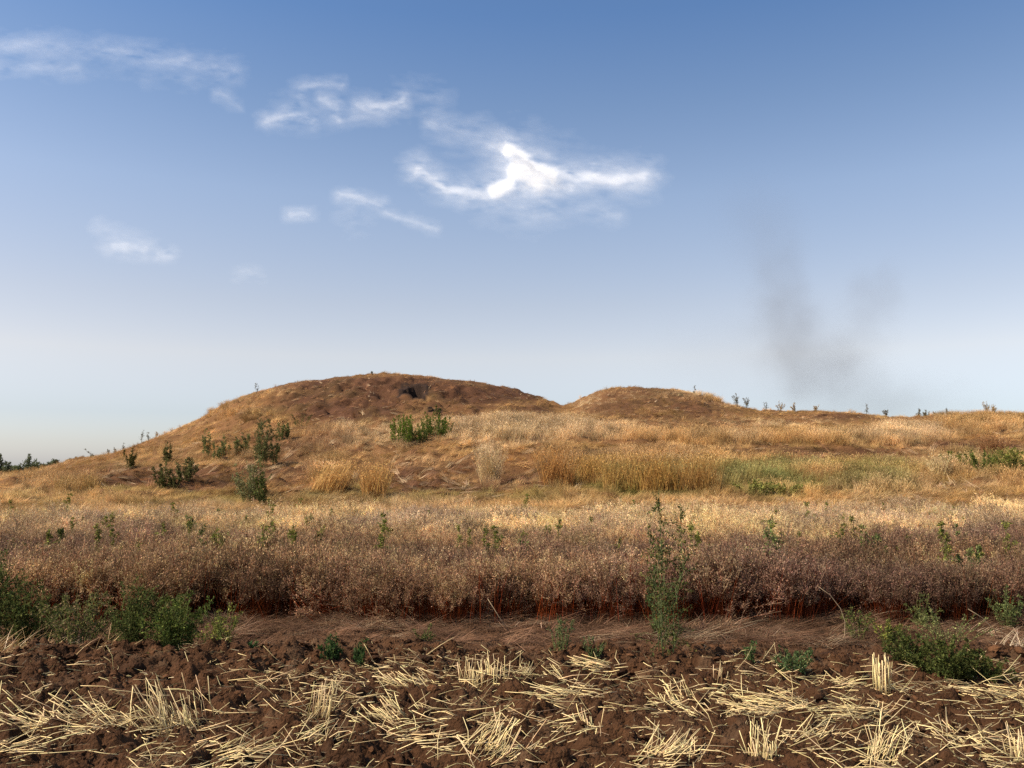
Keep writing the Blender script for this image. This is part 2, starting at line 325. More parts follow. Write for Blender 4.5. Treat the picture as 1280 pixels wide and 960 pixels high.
# ------------------------------------------------------------------ instancing of countless small plants
def scatter(name, protos, P, rot, scl, tint, pid, label):
    me = bpy.data.meshes.new(name); me.vertices.add(len(P)); me.vertices.foreach_set('co', P.astype(np.float32).ravel())
    def at(n, ty, arr, key):
        a = me.attributes.new(n, ty, 'POINT'); a.data.foreach_set(key, np.ascontiguousarray(arr).ravel())
    at('rot', 'FLOAT_VECTOR', rot.astype(np.float32), 'vector'); at('scl', 'FLOAT_VECTOR', scl.astype(np.float32), 'vector')
    at('tint', 'FLOAT_VECTOR', tint.astype(np.float32), 'vector'); at('pid', 'INT', pid.astype(np.int32), 'value')
    cl = bpy.data.collections.new(name + '_kinds')
    for i, m in enumerate(protos): cl.objects.link(bpy.data.objects.new('%s_kind_%02d' % (name, i), m))
    o = link(name, me); ng = bpy.data.node_groups.new(name, 'GeometryNodeTree')
    ng.interface.new_socket('Geometry', in_out='INPUT', socket_type='NodeSocketGeometry'); ng.interface.new_socket('Geometry', in_out='OUTPUT', socket_type='NodeSocketGeometry')
    gi = N(ng, 'NodeGroupInput'); go = N(ng, 'NodeGroupOutput'); m2p = N(ng, 'GeometryNodeMeshToPoints'); iop = N(ng, 'GeometryNodeInstanceOnPoints'); ci = N(ng, 'GeometryNodeCollectionInfo')
    ci.inputs['Collection'].default_value = cl; ci.inputs['Separate Children'].default_value = True; iop.inputs['Pick Instance'].default_value = True
    def na(n, ty):
        a = N(ng, 'GeometryNodeInputNamedAttribute', data_type=ty); a.inputs[0].default_value = n; return a.outputs[0]
    e2r = N(ng, 'FunctionNodeEulerToRotation'); L = ng.links.new
    L(gi.outputs[0], m2p.inputs[0]); L(m2p.outputs[0], iop.inputs['Points']); L(ci.outputs[0], iop.inputs['Instance']); L(na('pid', 'INT'), iop.inputs['Instance Index'])
    L(na('rot', 'FLOAT_VECTOR'), e2r.inputs[0]); L(e2r.outputs[0], iop.inputs['Rotation']); L(na('scl', 'FLOAT_VECTOR'), iop.inputs['Scale'])
    L(iop.outputs[0], go.inputs[0]); md = o.modifiers.new('scatter', 'NODES'); md.node_group = ng
    tag(o, label, kind='stuff'); return o

def tilt(x, y, yaw, k=.7):
    e = .4; gx = (H(x + e, y, False) - H(x - e, y, False)) / (2 * e); gy = (H(x, y + e, False) - H(x, y - e, False)) / (2 * e)
    c, s = np.cos(yaw), np.sin(yaw); lx = gx * c + gy * s; ly = -gx * s + gy * c
    return np.stack([np.arctan(ly) * k, -np.arctan(lx) * k, yaw], -1)

# --- prototypes (white-ish base colours multiplied by the tint of each instance)
def tuft(seed, n, rad, h0, h1, lean, curve, wid, az=None, azs=.5, heads=0, k=4, c0=(.85, .8, .72), lv=(.3, 1.2)):
    r = np.random.default_rng(seed); P, W, sdv = blades(r, n, rad, h0, h1, lean, curve, wid, None, k, az, azs, None, lv); b = MB(); b.add(*strips(P, W, sdv, vary(c0, n, .16, r)))
    if heads:
        i = r.integers(0, n, heads); t = r.uniform(.72, 1.03, heads); tip = P[i, -1]; pre = P[i, -2]
        p = pre + (tip - pre) * (t[:, None] * 1.1) + r.normal(size=(heads, 3)) * .01
        D = (tip - pre); D /= np.linalg.norm(D, axis=1, keepdims=True); D = D + unit(heads, 0, r) * .6; D /= np.linalg.norm(D, axis=1, keepdims=True)
        b.add(*diamonds(p, r.uniform(.03, .06, heads), .006, D, vary((1.15, 1.1, 1.05), heads, .12, r), r))
    return b.mesh('tuft', M_INST)
GRASS = [tuft(10 + i, 46, .16, .28, .55, .18, .55, .0065, heads=50) for i in range(4)]                # 0-3 upright golden grass
GRASS += [tuft(20 + i, 40, .22, .25, .55, .95, .75, .006, az=0, azs=.45) for i in range(4)]           # 4-7 matted, lying over
GRASS += [tuft(30 + i, 40, .14, .10, .24, .35, .9, .006) for i in range(3)]                            # 8-10 short
def redweed(seed, headc, n=11, h0=.36, h1=.60, fluff=40, fw=.0040):
    r = np.random.default_rng(seed); P, W, sdv = blades(r, n, .17, h0, h1, .10, .25, .0038, None, 5); b = MB()
    cs = vary((.46, .125, .05), n, .35, r); b.add(*strips(P, W, sdv, cs)); b.add(*strips(P, W, np.cross(sdv, [0, 0, 1.]), cs))
    for i in range(n):                                        # side twigs and seed pods on the upper half
        m = 7; t = r.uniform(.75, .99, m); ii = np.clip((t * 4).astype(int), 0, 3); f = t * 4 - ii
        p0 = P[i, ii] * (1 - f[:, None]) + P[i, ii + 1] * f[:, None]; D = unit(m, 1.7, r); L = r.uniform(.04, .11, m)
        p1 = p0 + D * L[:, None]; Q = np.stack([p0, p1], 1); b.add(*strips(Q, np.full((m, 2), .0022), unit(m, 0, r), vary(np.array(headc) * .8, m, .15, r)))
        k = fluff; j = r.integers(0, m, k); tt = r.random(k)[:, None]; p = p0[j] * (1 - tt) + p1[j] * tt + r.normal(size=(k, 3)) * .014
        b.add(*diamonds(p, r.uniform(.010, .026, k), fw, unit(k, 1.3, r), vary(headc, k, .25, r), r))
    return b.mesh('dry_weed', M_INST)
WEEDS = [redweed(40 + i, (.62, .40, .30)) for i in range(4)] + [redweed(50 + i, (.80, .60, .42), 14, .42, .66, 34, .0042) for i in range(3)]

# --- the strip of dry reddish weeds
def strip_far(u): return np.interp(u, [-400, 0, 400, 700, 1000, 1280, 1700], [21, 21, 21.5, 22, 23, 25, 27])
n = 15500
u = R.uniform(-330, 1610, n); t = R.random(n) ** .85
ynear = 9.40 + .55 * fbm(u / 70, u * 0, 4, .65); y = ynear + (strip_far(u) - ynear) * t ** 1.15
n2 = 1500; u2 = R.uniform(-330, 1610, n2); u = np.concatenate([u, u2]); y = np.concatenate([y, 9.35 + .55 * fbm(u2 / 70, u2 * 0, 4, .65) + R.uniform(0, .35, n2)])
x = (u - 640) / F * y; z = H(x, y, False)
u = 640 + F * x / y
far_f = sst(12.5, 19.5, y + 2.6 * fbm(x / 2.5, y / 2.0, 3) + 1.5 * sst(700, 1280, u) * -1)
yaw = R.uniform(0, 6.28, len(x)); pid = np.where(R.random(len(x)) < np.maximum(far_f, .12), R.integers(4, 7, len(x)), R.integers(0, 4, len(x)))
nn = fbm(x / 1.1, y / 1.1, 3)[:, None]; n3 = fbm(x / 2.2 + 9, y / 1.3, 4)
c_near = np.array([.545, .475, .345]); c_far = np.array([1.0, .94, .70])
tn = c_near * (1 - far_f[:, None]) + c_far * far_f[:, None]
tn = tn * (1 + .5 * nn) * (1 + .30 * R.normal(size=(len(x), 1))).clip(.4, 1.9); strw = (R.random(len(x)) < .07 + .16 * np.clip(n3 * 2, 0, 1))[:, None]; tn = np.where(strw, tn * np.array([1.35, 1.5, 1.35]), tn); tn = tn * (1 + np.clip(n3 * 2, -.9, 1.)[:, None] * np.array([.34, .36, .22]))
hs = R.uniform(.66, 1.08, len(x)) * (1 + .35 * fbm(x / 1.1 + 5, y / 1.1, 3)) * (1 + .10 * far_f) * np.where(R.random(len(x)) < .05, 1.25, 1) * (1 + .15 * (1 - sst(10.5, 14, y)))
scl = np.stack([hs, hs, hs], -1); rot = np.stack([R.normal(size=len(x)) * .08 + np.where((R.random(len(x)) < .10) & (y < 10.0), R.uniform(.5, 1.25, len(x)), 0), R.normal(size=len(x)) * .08, yaw], -1)
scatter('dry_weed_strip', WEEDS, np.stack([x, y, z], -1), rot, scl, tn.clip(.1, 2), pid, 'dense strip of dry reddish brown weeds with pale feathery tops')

# --- grass over the mounds
n = 62000
u = R.uniform(-420, 1700, n); y = 20 + (66 - 20) * R.random(n) ** 1.12
x = (u - 640) / F * y; z = H(x, y); uu, vv = UVF(x, y, z)
keep = (y > strip_far(u) - 1.0)
for (cu_, d0, ln_, hw_) in CUTS: keep &= ~((np.abs(x - (cu_ - 640) / F * d0) < hw_ * 1.25) & (y > d0 - .25 - ln_ * .15) & (y < d0 + ln_ * 1.02))
x, y, z, uu, vv = [a[keep] for a in (x, y, z, uu, vv)]; n = len(x)
bm2 = bare_shade_mask(x, y, z); gm2 = green_mask(x, y, z)
def el(cu, cv, ru, rv, s=1.): return s * np.clip(1.4 - ((uu - cu) / ru) ** 2 - ((vv - cv) / rv) ** 2, 0, 1)
tall = np.maximum.reduce([el(660, 538, 120, 14), el(960, 548, 220, 9, .9), el(1130, 545, 60, 14), el(700, 585, 30, 26), el(830, 588, 110, 26), el(612, 590, 14, 28), el(470, 598, 18, 24), el(412, 592, 26, 22),
    el(1225, 530, 80, 14, .8), el(400, 555, 50, 14, .5), el(430, 545, 50, 12, .6), el(80, 605, 60, 12, .6), el(290, 515, 50, 14, .5), el(1195, 585, 30, 24, .8), el(1100, 598, 90, 18, .8), el(960, 590, 90, 20, .9), el(860, 500, 60, 8, .5), el(330,565,80,10,.4), el(1280, 590,60,20,.8)])
tall = np.clip(tall + .45 * fbm(x / 1.4 + 12, y / 1.4, 3), 0, 1)
rr = R.random(n); pid = np.where(rr < tall * .85, R.integers(0, 4, n), np.where(R.random(n) < .72, R.integers(4, 8, n), R.integers(8, 11, n)))
hs = np.where(pid < 4, .6 + .75 * tall, np.where(pid < 8, .85, .8)) * R.uniform(.7, 1.25, n); hs = hs * (1 - .25 * sst(50, 58, y))
hs = hs * (1 - .45 * bm2)
flow = 1.2 * fbm(x / 3.1, y / 2.6 + 30, 2) * math.pi + .3                       # the grass lies over in swirls
yaw = np.where((pid >= 4) & (pid < 8), flow + R.normal(size=n) * .35, R.uniform(0, 6.28, n))
rot = tilt(x, y, yaw); scl = np.stack([hs, hs, hs * np.where(pid < 4, 1, .8)], -1)
gold = np.array([.65, .405, .17]); pale = np.array([.84, .62, .36]); brown = np.array([.30, .145, .065]); green = np.array([.22, .24, .06])
pn = sst(-.15, .5, fbm(x / 2.4 + 3, y / 2 + 8, 4))[:, None]
palem = np.clip(np.maximum.reduce([el(640, 540, 150, 16), el(740, 500, 30, 16), el(830, 494, 60, 5), el(470, 545, 70, 22, .8), el(1130, 545, 60, 12, .8), el(610, 590, 16, 30), el(640, 480, 40, 5, .6), el(420, 478, 60, 5,.8), el(860, 530, 200, 6, .5), el(400,560,60,16,.5)]), 0, 1)[:, None]  # pale grass; the sunlit left face of the right mound is painted in too
tn = gold * (1 - .55 * pn) + pale * .55 * pn; tn = tn * (1 - palem) + pale * palem
b_ = (bm2 * .92)[:, None]; tn = tn * (1 - b_) + brown * (.8 + .8 * pn) * b_
g_ = gm2.clip(0, 1)[:, None] * .85; bright = (el(955, 606, 85, 14) * (.35 + 1.3 * sst(-.2, .4, fbm(x / 1.2, y / .8, 3)))).clip(0, 1)[:, None]; bright = bright * .8; gcol = green * (1 - bright) + np.array([.36, .40, .15]) * bright; tn = tn * (1 - g_) + gcol * g_
tn = tn * (1 + .75 * fbm(x / 1.3 + 70, y / .75, 4)).clip(.35, 1.7)[:, None]
tn = tn * (1 + .2 * R.normal(size=(n, 1))).clip(.5, 1.6)
scatter('mound_grass', GRASS, np.stack([x, y, z], -1), rot, scl, tn.clip(.02, 1.5), pid, 'dry golden and brown grass covering the two mounds')

# --- combed-over strands, long and bundled, on the trodden parts of the slope
COMB = [tuft(90 + i, 22, .13, .45, .95, 1.30, .30, .011, az=0, azs=.16, k=5, c0=(1, 1, 1), lv=(.85, 1.1)) for i in range(4)]
n = 9000; u = R.uniform(-300, 1500, n); y = 25 + (60 - 25) * R.random(n) ** 1.1; x = (u - 640) / F * y; z = H(x, y); b2_ = bare_shade_mask(x, y, z); k_ = R.random(n) < .12 + .75 * b2_
x, y, z, u = x[k_], y[k_], z[k_], u[k_]; n = len(x); yaw = 1.3 * fbm(x / 2.4, y / 1.8 + 30, 3) * math.pi + .2 + math.pi * (R.random(n) < .25) + R.normal(size=n) * .25; rt = tilt(x, y, yaw, .9)
br_ = (R.random(n)[:, None] < .45); tn = np.where(br_, np.array([.56, .38, .21]), np.array([.34, .17, .085])) * (1 + .25 * R.normal(size=(n, 1))).clip(.5, 1.5); s_ = R.uniform(.55, 1.15, n) * (1 - .45 * sst(44, 52, y))
scatter('combed_grass', COMB, np.stack([x, y, z + .03], -1), rt, np.stack([s_, s_, s_ * .8], -1), tn, R.integers(0, 4, n), 'long dry grass lying combed over in swirls on the slope')

# --- flattened dead stalks in front of the strip
MAT = [tuft(60 + i, 40, .20, .14, .42, 1.42, .25, .0042, az=0, azs=.6, k=5, c0=(.8, .8, .8), lv=(.88, 1.08)) for i in range(4)]
n = 3600; u = R.uniform(-150, 1430, n); y = 9.9 - 1.85 * R.random(n) ** 1.5; den = .1 + .75 * sst(8.3, 8.9, y) * (.12 + 1.2 * sst(-.1, .35, fbm(u / 60, y * 2.2, 3))) + .8 * np.exp(-((u - 960) / 110) ** 2) + .4 * np.exp(-((u - 760) / 90) ** 2)
k_ = R.random(n) < den; u, y = u[k_], y[k_]; n = len(u); x = (u - 640) / F * y; z = H(x, y)
yaw = np.where(R.random(n) < .5, 0, math.pi) + R.normal(size=n) * .45 + .3 * fbm(x, y, 2)
s_ = R.uniform(.6, 1.15, n); tn = np.where(R.random((n, 1)) < .14, np.array([.46, .32, .19]), np.array([.25, .135, .075])) * (1 + .5 * R.normal(size=(n, 1))).clip(.4, 1.9) * (1 + .5 * sst(.2, .6, fbm(x * 1.3, y * 2, 2)))[:, None]
scatter('flattened_stalks', MAT, np.stack([x, y, z + .02 + .05 * R.random(n) * sst(8.7, 9.3, y)], -1), np.stack([R.normal(size=n) * .10, -.05 - np.abs(R.normal(size=n)) * .12, yaw], -1), np.stack([s_, s_, s_], -1), tn, R.integers(0, 4, n), 'flattened reddish dead stalks lying between weeds and soil')

# --- soil clods
def clod(seed):
    import bmesh
    r = np.random.default_rng(seed); b = bmesh.new(); bmesh.ops.create_icosphere(b, subdivisions=2, radius=1)
    V = np.array([v.co[:] for v in b.verts]); q = V * 1.3 + seed; f1, _q = worley(q[:, 0] * 1.2 + q[:, 2] * .7, q[:, 1] * 1.2 - q[:, 2] * .9); f = 1 + .5 * fbm(q[:, 0] + q[:, 2] * .7, q[:, 1] - q[:, 2] * .9, 3, .6) + .5 * (.5 - f1) + .16 * fbm(q[:, 0] * 5 - q[:, 2] * 3, q[:, 1] * 5 + q[:, 2] * 4, 3)
    V = V * f[:, None] * np.array([1, .85, .65]); me = bpy.data.meshes.new('clod')
    for v, c in zip(b.verts, V): v.co = c
    b.to_mesh(me); b.free(); a = me.color_attributes.new('Col', 'FLOAT_COLOR', 'POINT'); a.data.foreach_set('color', np.tile(np.array([1, 1, 1, 1], np.float32), len(V))); me.materials.append(M_CLOD); return me
M_CLOD = ground_mat(); M_CLOD.name = 'clod_earth'
t_ = M_CLOD.node_tree; at_ = [n_ for n_ in t_.nodes if n_.type == 'ATTRIBUTE'][0]; at_.attribute_type = 'INSTANCER'; at_.attribute_name = 'tint'
CLODS = [clod(70 + i) for i in range(8)]
n = 34000; u = R.uniform(-160, 1440, n); y = 4.3 + (8.3 - 4.3) * R.random(n) ** .8
x = (u - 640) / F * y; bk = np.exp(-((y - 7.3) / .45) ** 2); k_ = R.random(n) < .35 + .65 * bk + .5 * np.clip(fbm(x * 2, y * 2, 2), 0, 1); x, y = x[k_], y[k_]; n = len(x)
s_ = np.where(R.random(n) < .86, .004 + .010 * R.random(n) ** 2, .012 + .032 * R.random(n) ** 3) * (1 + .5 * np.exp(-((y - 7.3) / .45) ** 2)); tn = SOIL * (1.2 + .4 * R.normal(size=(n, 1))).clip(.5, 2.2)
scatter('soil_clods', CLODS, np.stack([x, y, H(x, y) - s_ * .05], -1), np.stack([R.uniform(-.5, .5, n), R.uniform(-.5, .5, n), R.uniform(0, 6.3, n)], -1), np.stack([s_, s_ * R.uniform(.7, 1.2, n), s_ * R.uniform(.5, .9, n)], -1), tn, R.integers(0, 8, n), 'dark brown clods of ploughed soil')

# ------------------------------------------------------------------ straw
def straw_col(n, r=R, dark=0.): return np.array([.94, .70, .325]) * (1 + .24 * r.normal(size=(n, 1)) - dark).clip(.35, 1.25) * (1 + r.normal(size=(n, 3)) * .04)
def straw_mesh(name, B, D, L, wid=.0034, r=R, bend=.06, dark=0.):
    n = len(B); D = D / np.linalg.norm(D, axis=1, keepdims=True); k = 3; t = np.linspace(0, 1, k)
    P = B[:, None] + D[:, None] * (L[:, None] * t)[:, :, None]; P[:, 1] += r.normal(size=(n, 3)) * bend * L[:, None] * .5
    W = wid * r.uniform(.4, 1.3, n)[:, None] * np.ones(k)[None] * np.array([1, .95, .85]); b = MB(); b.add(*tubes(P, W, straw_col(n, r, dark))); return b
# (u, v of the foot, height or length in px, number, lean deg, towards deg (0 = right, 90 = up in plan), fan, spread px, label)
CL = [
 (235, 922, 70, 75, 30, 180, .38, 34, 'largest fan of dry stubble, splayed on dark soil near the left edge', 'fan'),
 (95, 918, 62, 60, 62, 200, .30, 34, 'stubble clump slumped to the left at the lower left', 'fan'),
 (160, 928, 60, 34, 72, 170, .45, 30, 'flattened straw fan between the two big stubble fans at lower left', 'fan'),
 (8, 915, 55, 14, 10, 90, .12, 10, 'thin upright stubble cut by the left edge', 'up'),
 (408, 906, 50, 40, 10, 10, .10, 13, 'upright bright stubble clump standing left of centre', 'up'),
 (515, 866, 34, 34, 60, 175, .25, 20, 'small stubble clump leaning left at the field edge below green seedlings', 'fan'),
 (602, 866, 36, 55, 14, 100, .28, 28, 'wide comb of short upright stubble at the field edge, middle', 'up'),
 (654, 858, 26, 18, 30, 20, .15, 7, 'small tan stubble tuft just right of the wide comb', 'up'),
 (748, 848, 40, 30, 78, 170, .12, 14, 'bundle of pale straw lying on its side at the field edge', 'flat'),
 (705, 862, 34, 22, 60, 160, .3, 14, 'loose stubble sticks left of the lying bundle', 'fan'),
 (505, 912, 46, 48, 55, 165, .25, 22, 'pale stubble clump leaning left at middle depth, left of centre', 'fan'),
 (712, 886, 52, 40, 82, 175, .30, 30, 'flat spread of crossing straws right of centre', 'flat'),
 (522, 932, 60, 36, 84, 10, .25, 36, 'horizontal straws heaped below the leaning centre clump', 'flat'),
 (612, 962, 58, 60, 50, 10, .50, 34, 'big fan of long stubble at the bottom edge, centre', 'fan'),
 (625, 930, 44, 3, 2, 90, .05, 3, 'few tall single stalks standing above the bottom centre fan', 'up'),
 (733, 934, 30, 24, 35, 120, .4, 14, 'small open stubble tuft right of centre', 'fan'),
 (822, 962, 60, 62, 52, 20, .45, 34, 'dense pile of crossing stubble at the bottom edge, right of centre', 'fan'),
 (845, 884, 44, 30, 40, 150, .50, 24, 'open V shaped stubble sticks under the tall green weed', 'fan'),
 (893, 863, 32, 6, 16, 60, .18, 9, 'few thin upright stalks standing alone behind the flat fan', 'up'),
 (950, 893, 58, 70, 80, 180, .34, 34, 'broad flat fan of yellow straw lying right of centre', 'flat'),
 (1090, 876, 46, 34, 3, 90, .05, 10, 'tight white upright stubble bundle, brightest in the field', 'up'),
 (1106, 886, 50, 3, 52, 25, .08, 3, 'single long straws slanting right beside the white bundle', 'fan'),
 (942, 964, 56, 44, 16, 60, .30, 15, 'upright pale stubble clump at the bottom edge, right half', 'up'),
 (990, 940, 60, 44, 70, 20, .40, 36, 'yellow straw sprawling right of the bottom edge clump', 'fan'),
 (1085, 962, 66, 46, 42, 30, .35, 24, 'long stubble leaning right at the bottom edge', 'fan'),
 (1040, 868, 50, 30, 82, 10, .30, 26, 'low straw layer left of the white bundle', 'flat'),
 (1080, 902, 52, 34, 84, 175, .30, 32, 'thin straw spread in front of the white bundle', 'flat'),
 (1255, 886, 62, 46, 76, 185, .25, 36, 'broad straw sheaf lying beside the dark green bush at the right edge', 'flat'),
 (1252, 958, 54, 26, 12, 80, .18, 14, 'upright dull stubble in the lower right corner', 'up'),
 (1190, 935, 52, 40, 66, 160, .6, 40, 'scattered crossing straws near the lower right corner', 'fan'),
 (395, 945, 54, 40, 70, 20, .6, 40, 'tangle of broken straw at the bottom, left of centre', 'fan'),
 (290, 955, 60, 50, 76, 10, .5, 40, 'bright straws lying at the bottom edge below the large fan', 'flat'),
 (25, 955, 54, 34, 80, 10, .5, 36, 'broken straw in the lower left corner', 'flat'),
 (1000, 905, 50, 24, 80, 0, .5, 30, 'thin straws between the flat fan and the bottom clump', 'flat'),
 (870, 905, 50, 26, 70, 180, .5, 30, 'short straws in front of the V shaped sticks', 'fan'),
 (660, 912, 46, 20, 82, 0, .4, 40, 'sparse thin straws on dark soil at the centre', 'flat')]
for i, (cu, cv, hp, num, lean, toward, fan, spr, lab, kd) in enumerate(CL):
    r = np.random.default_rng(500 + i); b0 = place(cu, cv); ppm = F / b0[1]; num = int(num * 1.05)
    L = hp / ppm * (.22 + .78 * r.random(num) ** .7); off = np.stack([r.normal(size=num) * spr / ppm * .55, r.normal(size=num) * (.035 if kd == 'up' else .07), 0 * L], -1)
    le = np.radians(lean) + r.normal(size=num) * fan * (.6 if kd != 'flat' else .15); az = np.radians(toward) + r.normal(size=num) * fan * (1.2 if kd != 'up' else 3)
    if kd == 'fan': az = az + 0; le = np.clip(le, -.2, 1.5)
    D = np.stack([np.sin(le) * np.cos(az), np.sin(le) * np.sin(az), np.cos(le)], -1)
    if lab.startswith('tight'): D = np.array([.02, 0, 1.]) + r.normal(size=(num, 3)) * .035; L = hp / ppm * r.uniform(.75, 1.05, num)
    if kd != 'up': D[:, 2] = np.abs(D[:, 2])
    px = b0[0] + off[:, 0]; py = b0[1] + off[:, 1]
    B = np.stack([off[:, 0], off[:, 1], H(px, py) - b0[2] - .01 + (r.random(num) * .05 if kd == 'flat' else 0)], -1)
    n2_ = int(num * (.3 if kd == 'up' else .55)); a2 = r.uniform(0, 6.3, n2_); o2 = np.stack([r.normal(size=n2_) * (spr / ppm * .55 + .03), r.normal(size=n2_) * .09, 0 * a2], -1)
    o2[:, 2] = H(b0[0] + o2[:, 0], b0[1] + o2[:, 1]) - b0[2] + .01; B = np.concatenate([B, o2]); D = np.concatenate([D, np.stack([np.cos(a2), np.sin(a2) * .7, np.abs(r.normal(size=n2_)) * .22], -1)])
    L = np.concatenate([L, r.uniform(.25, .9, n2_) * hp / ppm]); num += n2_
    ob = link('stubble_clump', straw_mesh('stubble_clump', B, D, L * np.where(r.random(num) < .2, .5, 1), .0036 if lab.startswith('tight') else .0027, r, .03 if kd == 'up' else .10, .26 if 'largest' in lab or 'dull' in lab or 'tan' in lab else 0.).mesh('stubble_clump', M_STRAW), None, b0)
    tag(ob, lab, 'stubble', 'stubble clumps left in the soil')
# loose straw
n = 4200; u = R.uniform(-150, 1430, n); y = 4.4 + 2.65 * R.random(n) ** .9; x = (u - 640) / F * y
k_ = R.random(n) < (.25 + .9 * sst(-.1, .45, fbm(x * 1.5 + 4, y * 2.2, 3))) * np.where(u < 330, .75 - .6 * sst(6.1, 6.4, y), 1); x, y = x[k_], y[k_]; n = len(x)
az = R.normal(size=n) * .7 + math.pi * (R.random(n) < .5); le = math.pi / 2 - np.abs(R.normal(size=n)) * .22 - (R.random(n) < .08) * .6
D = np.stack([np.sin(le) * np.cos(az), np.sin(le) * np.sin(az) * .8, np.cos(le) - .04], -1); L = .05 + .27 * R.random(n) ** 1.4
B = np.stack([x, y, H(x, y) + .006 + .02 * R.random(n)], -1)
lo = link('loose_straw', straw_mesh('loose_straw', B, D, L, .0023, R, .10, .12).mesh('loose_straw', M_STRAW)); tag(lo, 'short broken straws scattered over the ploughed soil', kind='stuff')
n = 9000; u = R.uniform(-100, 1380, n); y = 4.5 + 3.0 * R.random(n) ** .9; x = (u - 640) / F * y; k_ = R.random(n) < .2 + .9 * sst(-.15, .45, fbm(x * 1.5 + 4, y * 2.2, 3)); x, y = x[k_], y[k_]; n = len(x); az = R.uniform(0, 6.3, n)
D = np.stack([np.cos(az), np.sin(az) * .8, R.normal(size=n) * .25 + .1], -1); P0 = np.stack([x, y, H(x, y) + .004 + .015 * R.random(n)], -1); ch = MB(); ch.add(*strips(np.stack([P0, P0 + D * R.uniform(.015, .10, n)[:, None] * .5 + R.normal(size=(n, 3)) * .006, P0 + D * R.uniform(.03, .12, n)[:, None]], 1), np.full((n, 3), .0016), unit(n), straw_col(n, R, .35)))
tag(link('chaff', ch.mesh('chaff', M_STRAW)), 'fine chaff and broken leaf sheaths littering the ploughed soil', kind='stuff')
# heap of dead grass at left
def dead_heap(cu, cv, ww, num, lab, col=(.62, .38, .17)):
    r = np.random.default_rng(int(cu) + 900); b0 = place(cu, cv); ppm = F / b0[1]; P, W, sdv = blades(r, num, .1, .12, .34, 1.1, .6, .0032, None, 5, 0, 1.0)
    P[:, :, 0] += (r.normal(size=num) * ww / ppm * .5)[:, None]; P[:, :, 1] += (r.normal(size=num) * .08)[:, None]; P[:, :, 2] += (r.random(num) * .05)[:, None]
    b = MB(); b.add(*strips(P, W, sdv, vary(col, num, .2, r))); o = link('dead_grass_heap', b.mesh('dead_grass_heap', M_STRAW), None, b0); tag(o, lab, 'dead grass', 'heaps of dead grass'); return o
dead_heap(35, 828, 50, 260, 'heap of orange dead grass under the big green bush at the left edge')
dead_heap(140, 832, 26, 50, 'thin wisps of dead grass on the bank below the green bushes')
dead_heap(1265, 822, 34, 150, 'pale dead grass heap at the right edge beside the dark green bush', (.55, .40, .24))

# ------------------------------------------------------------------ green weeds
GD = (.052, .068, .024); GM = (.13, .15, .045); GB = (.10, .15, .075); GL = (.16, .20, .06); GG = (.20, .23, .12); BR = (.13, .08, .04)
def weed_parts(r, h, spread, stems, twigs, leaves, leaf, col, stemc, droop=.25, lowleaf=.15, lean=0., leanaz=0., sw=.005, top=1.0, seedc=None, up=.35):
    """stems > side twigs > many leaf-sized faces; returns (stem builder, leaf builder)"""
    bs, bl = MB(), MB(); k = 6; t = np.linspace(0, 1, k)
    a = r.uniform(0, 6.3, stems); rad = spread * (r.random(stems) ** .6 if stems > 1 else np.zeros(1)); hh = h * r.uniform(.6, 1.0, stems); hh[0] = h
    hh = hh * (1 - .35 * (rad / max(spread, 1e-6)) ** 2)
    end = np.stack([np.cos(a) * rad, np.sin(a) * rad, hh], -1); P = end[:, None] * t[None, :, None]; P[:, :, 0:2] *= (t ** .8)[None, :, None] if True else 1
    bas = np.stack([np.cos(a) * rad * up, np.sin(a) * rad * up, 0 * a - .03], -1); P = P * np.array([1 - up, 1 - up, 1]) + bas[:, None]
    P[:, :, 0] += (hh[:, None] * math.tan(lean) * math.cos(leanaz)) * t ** 1.3; P[:, :, 1] += (hh[:, None] * math.tan(lean) * math.sin(leanaz)) * t ** 1.3
    P[:, 1:] += r.normal(size=(stems, k - 1, 3)) * h * .018
    bs.add(*tubes(P, sw * (1.1 - .85 * t)[None] * r.uniform(.7, 1.1, stems)[:, None], vary(stemc, stems, .12, r), 3 if stems > 6 else 4))
    m = stems * twigs; si = np.repeat(np.arange(stems), twigs); tt = r.uniform(lowleaf, .98, m); ii = np.clip((tt * (k - 1)).astype(int), 0, k - 2); f = (tt * (k - 1) - ii)[:, None]
    p0 = P[si, ii] * (1 - f) + P[si, ii + 1] * f; D = unit(m, .6, r); TL = (h * .24 if stems < 4 else h * .17) * (1.15 - tt) ** .6 * r.uniform(.5, 1.2, m) * top
    p1 = p0 + D * TL[:, None]; pm = (p0 + p1) / 2 + np.array([0, 0, 1]) * (TL * droop * .3)[:, None]
    bs.add(*tubes(np.stack([p0, pm, p1], 1), np.stack([TL * 0 + sw * .35, TL * 0 + sw * .28, TL * 0 + sw * .15], 1), vary(stemc, m, .12, r), 3))
    q = m * leaves; j = np.repeat(np.arange(m), leaves); s = r.random(q)[:, None]
    base = p0[j] * (1 - s) + p1[j] * s + r.normal(size=(q, 3)) * leaf * .25; LD = D[j] * .5 + unit(q, .1, r) * .9; LD /= np.linalg.norm(LD, axis=1, keepdims=True)
    col = np.array(col) * np.array([1.4, 1.18, .85]); cols = vary(col, q, .38, r); br = r.random(q) < .10; cols[br] = vary(np.array(col) * 2.1, br.sum(), .15, r)
    if seedc is not None: b2 = r.random(q) < .3; cols[b2] = vary(seedc, b2.sum(), .2, r)
    bl.add(*diamonds(base, leaf * r.uniform(.6, 1.3, q), leaf * .26, LD, cols.clip(.005, .9), r)); return bs, bl
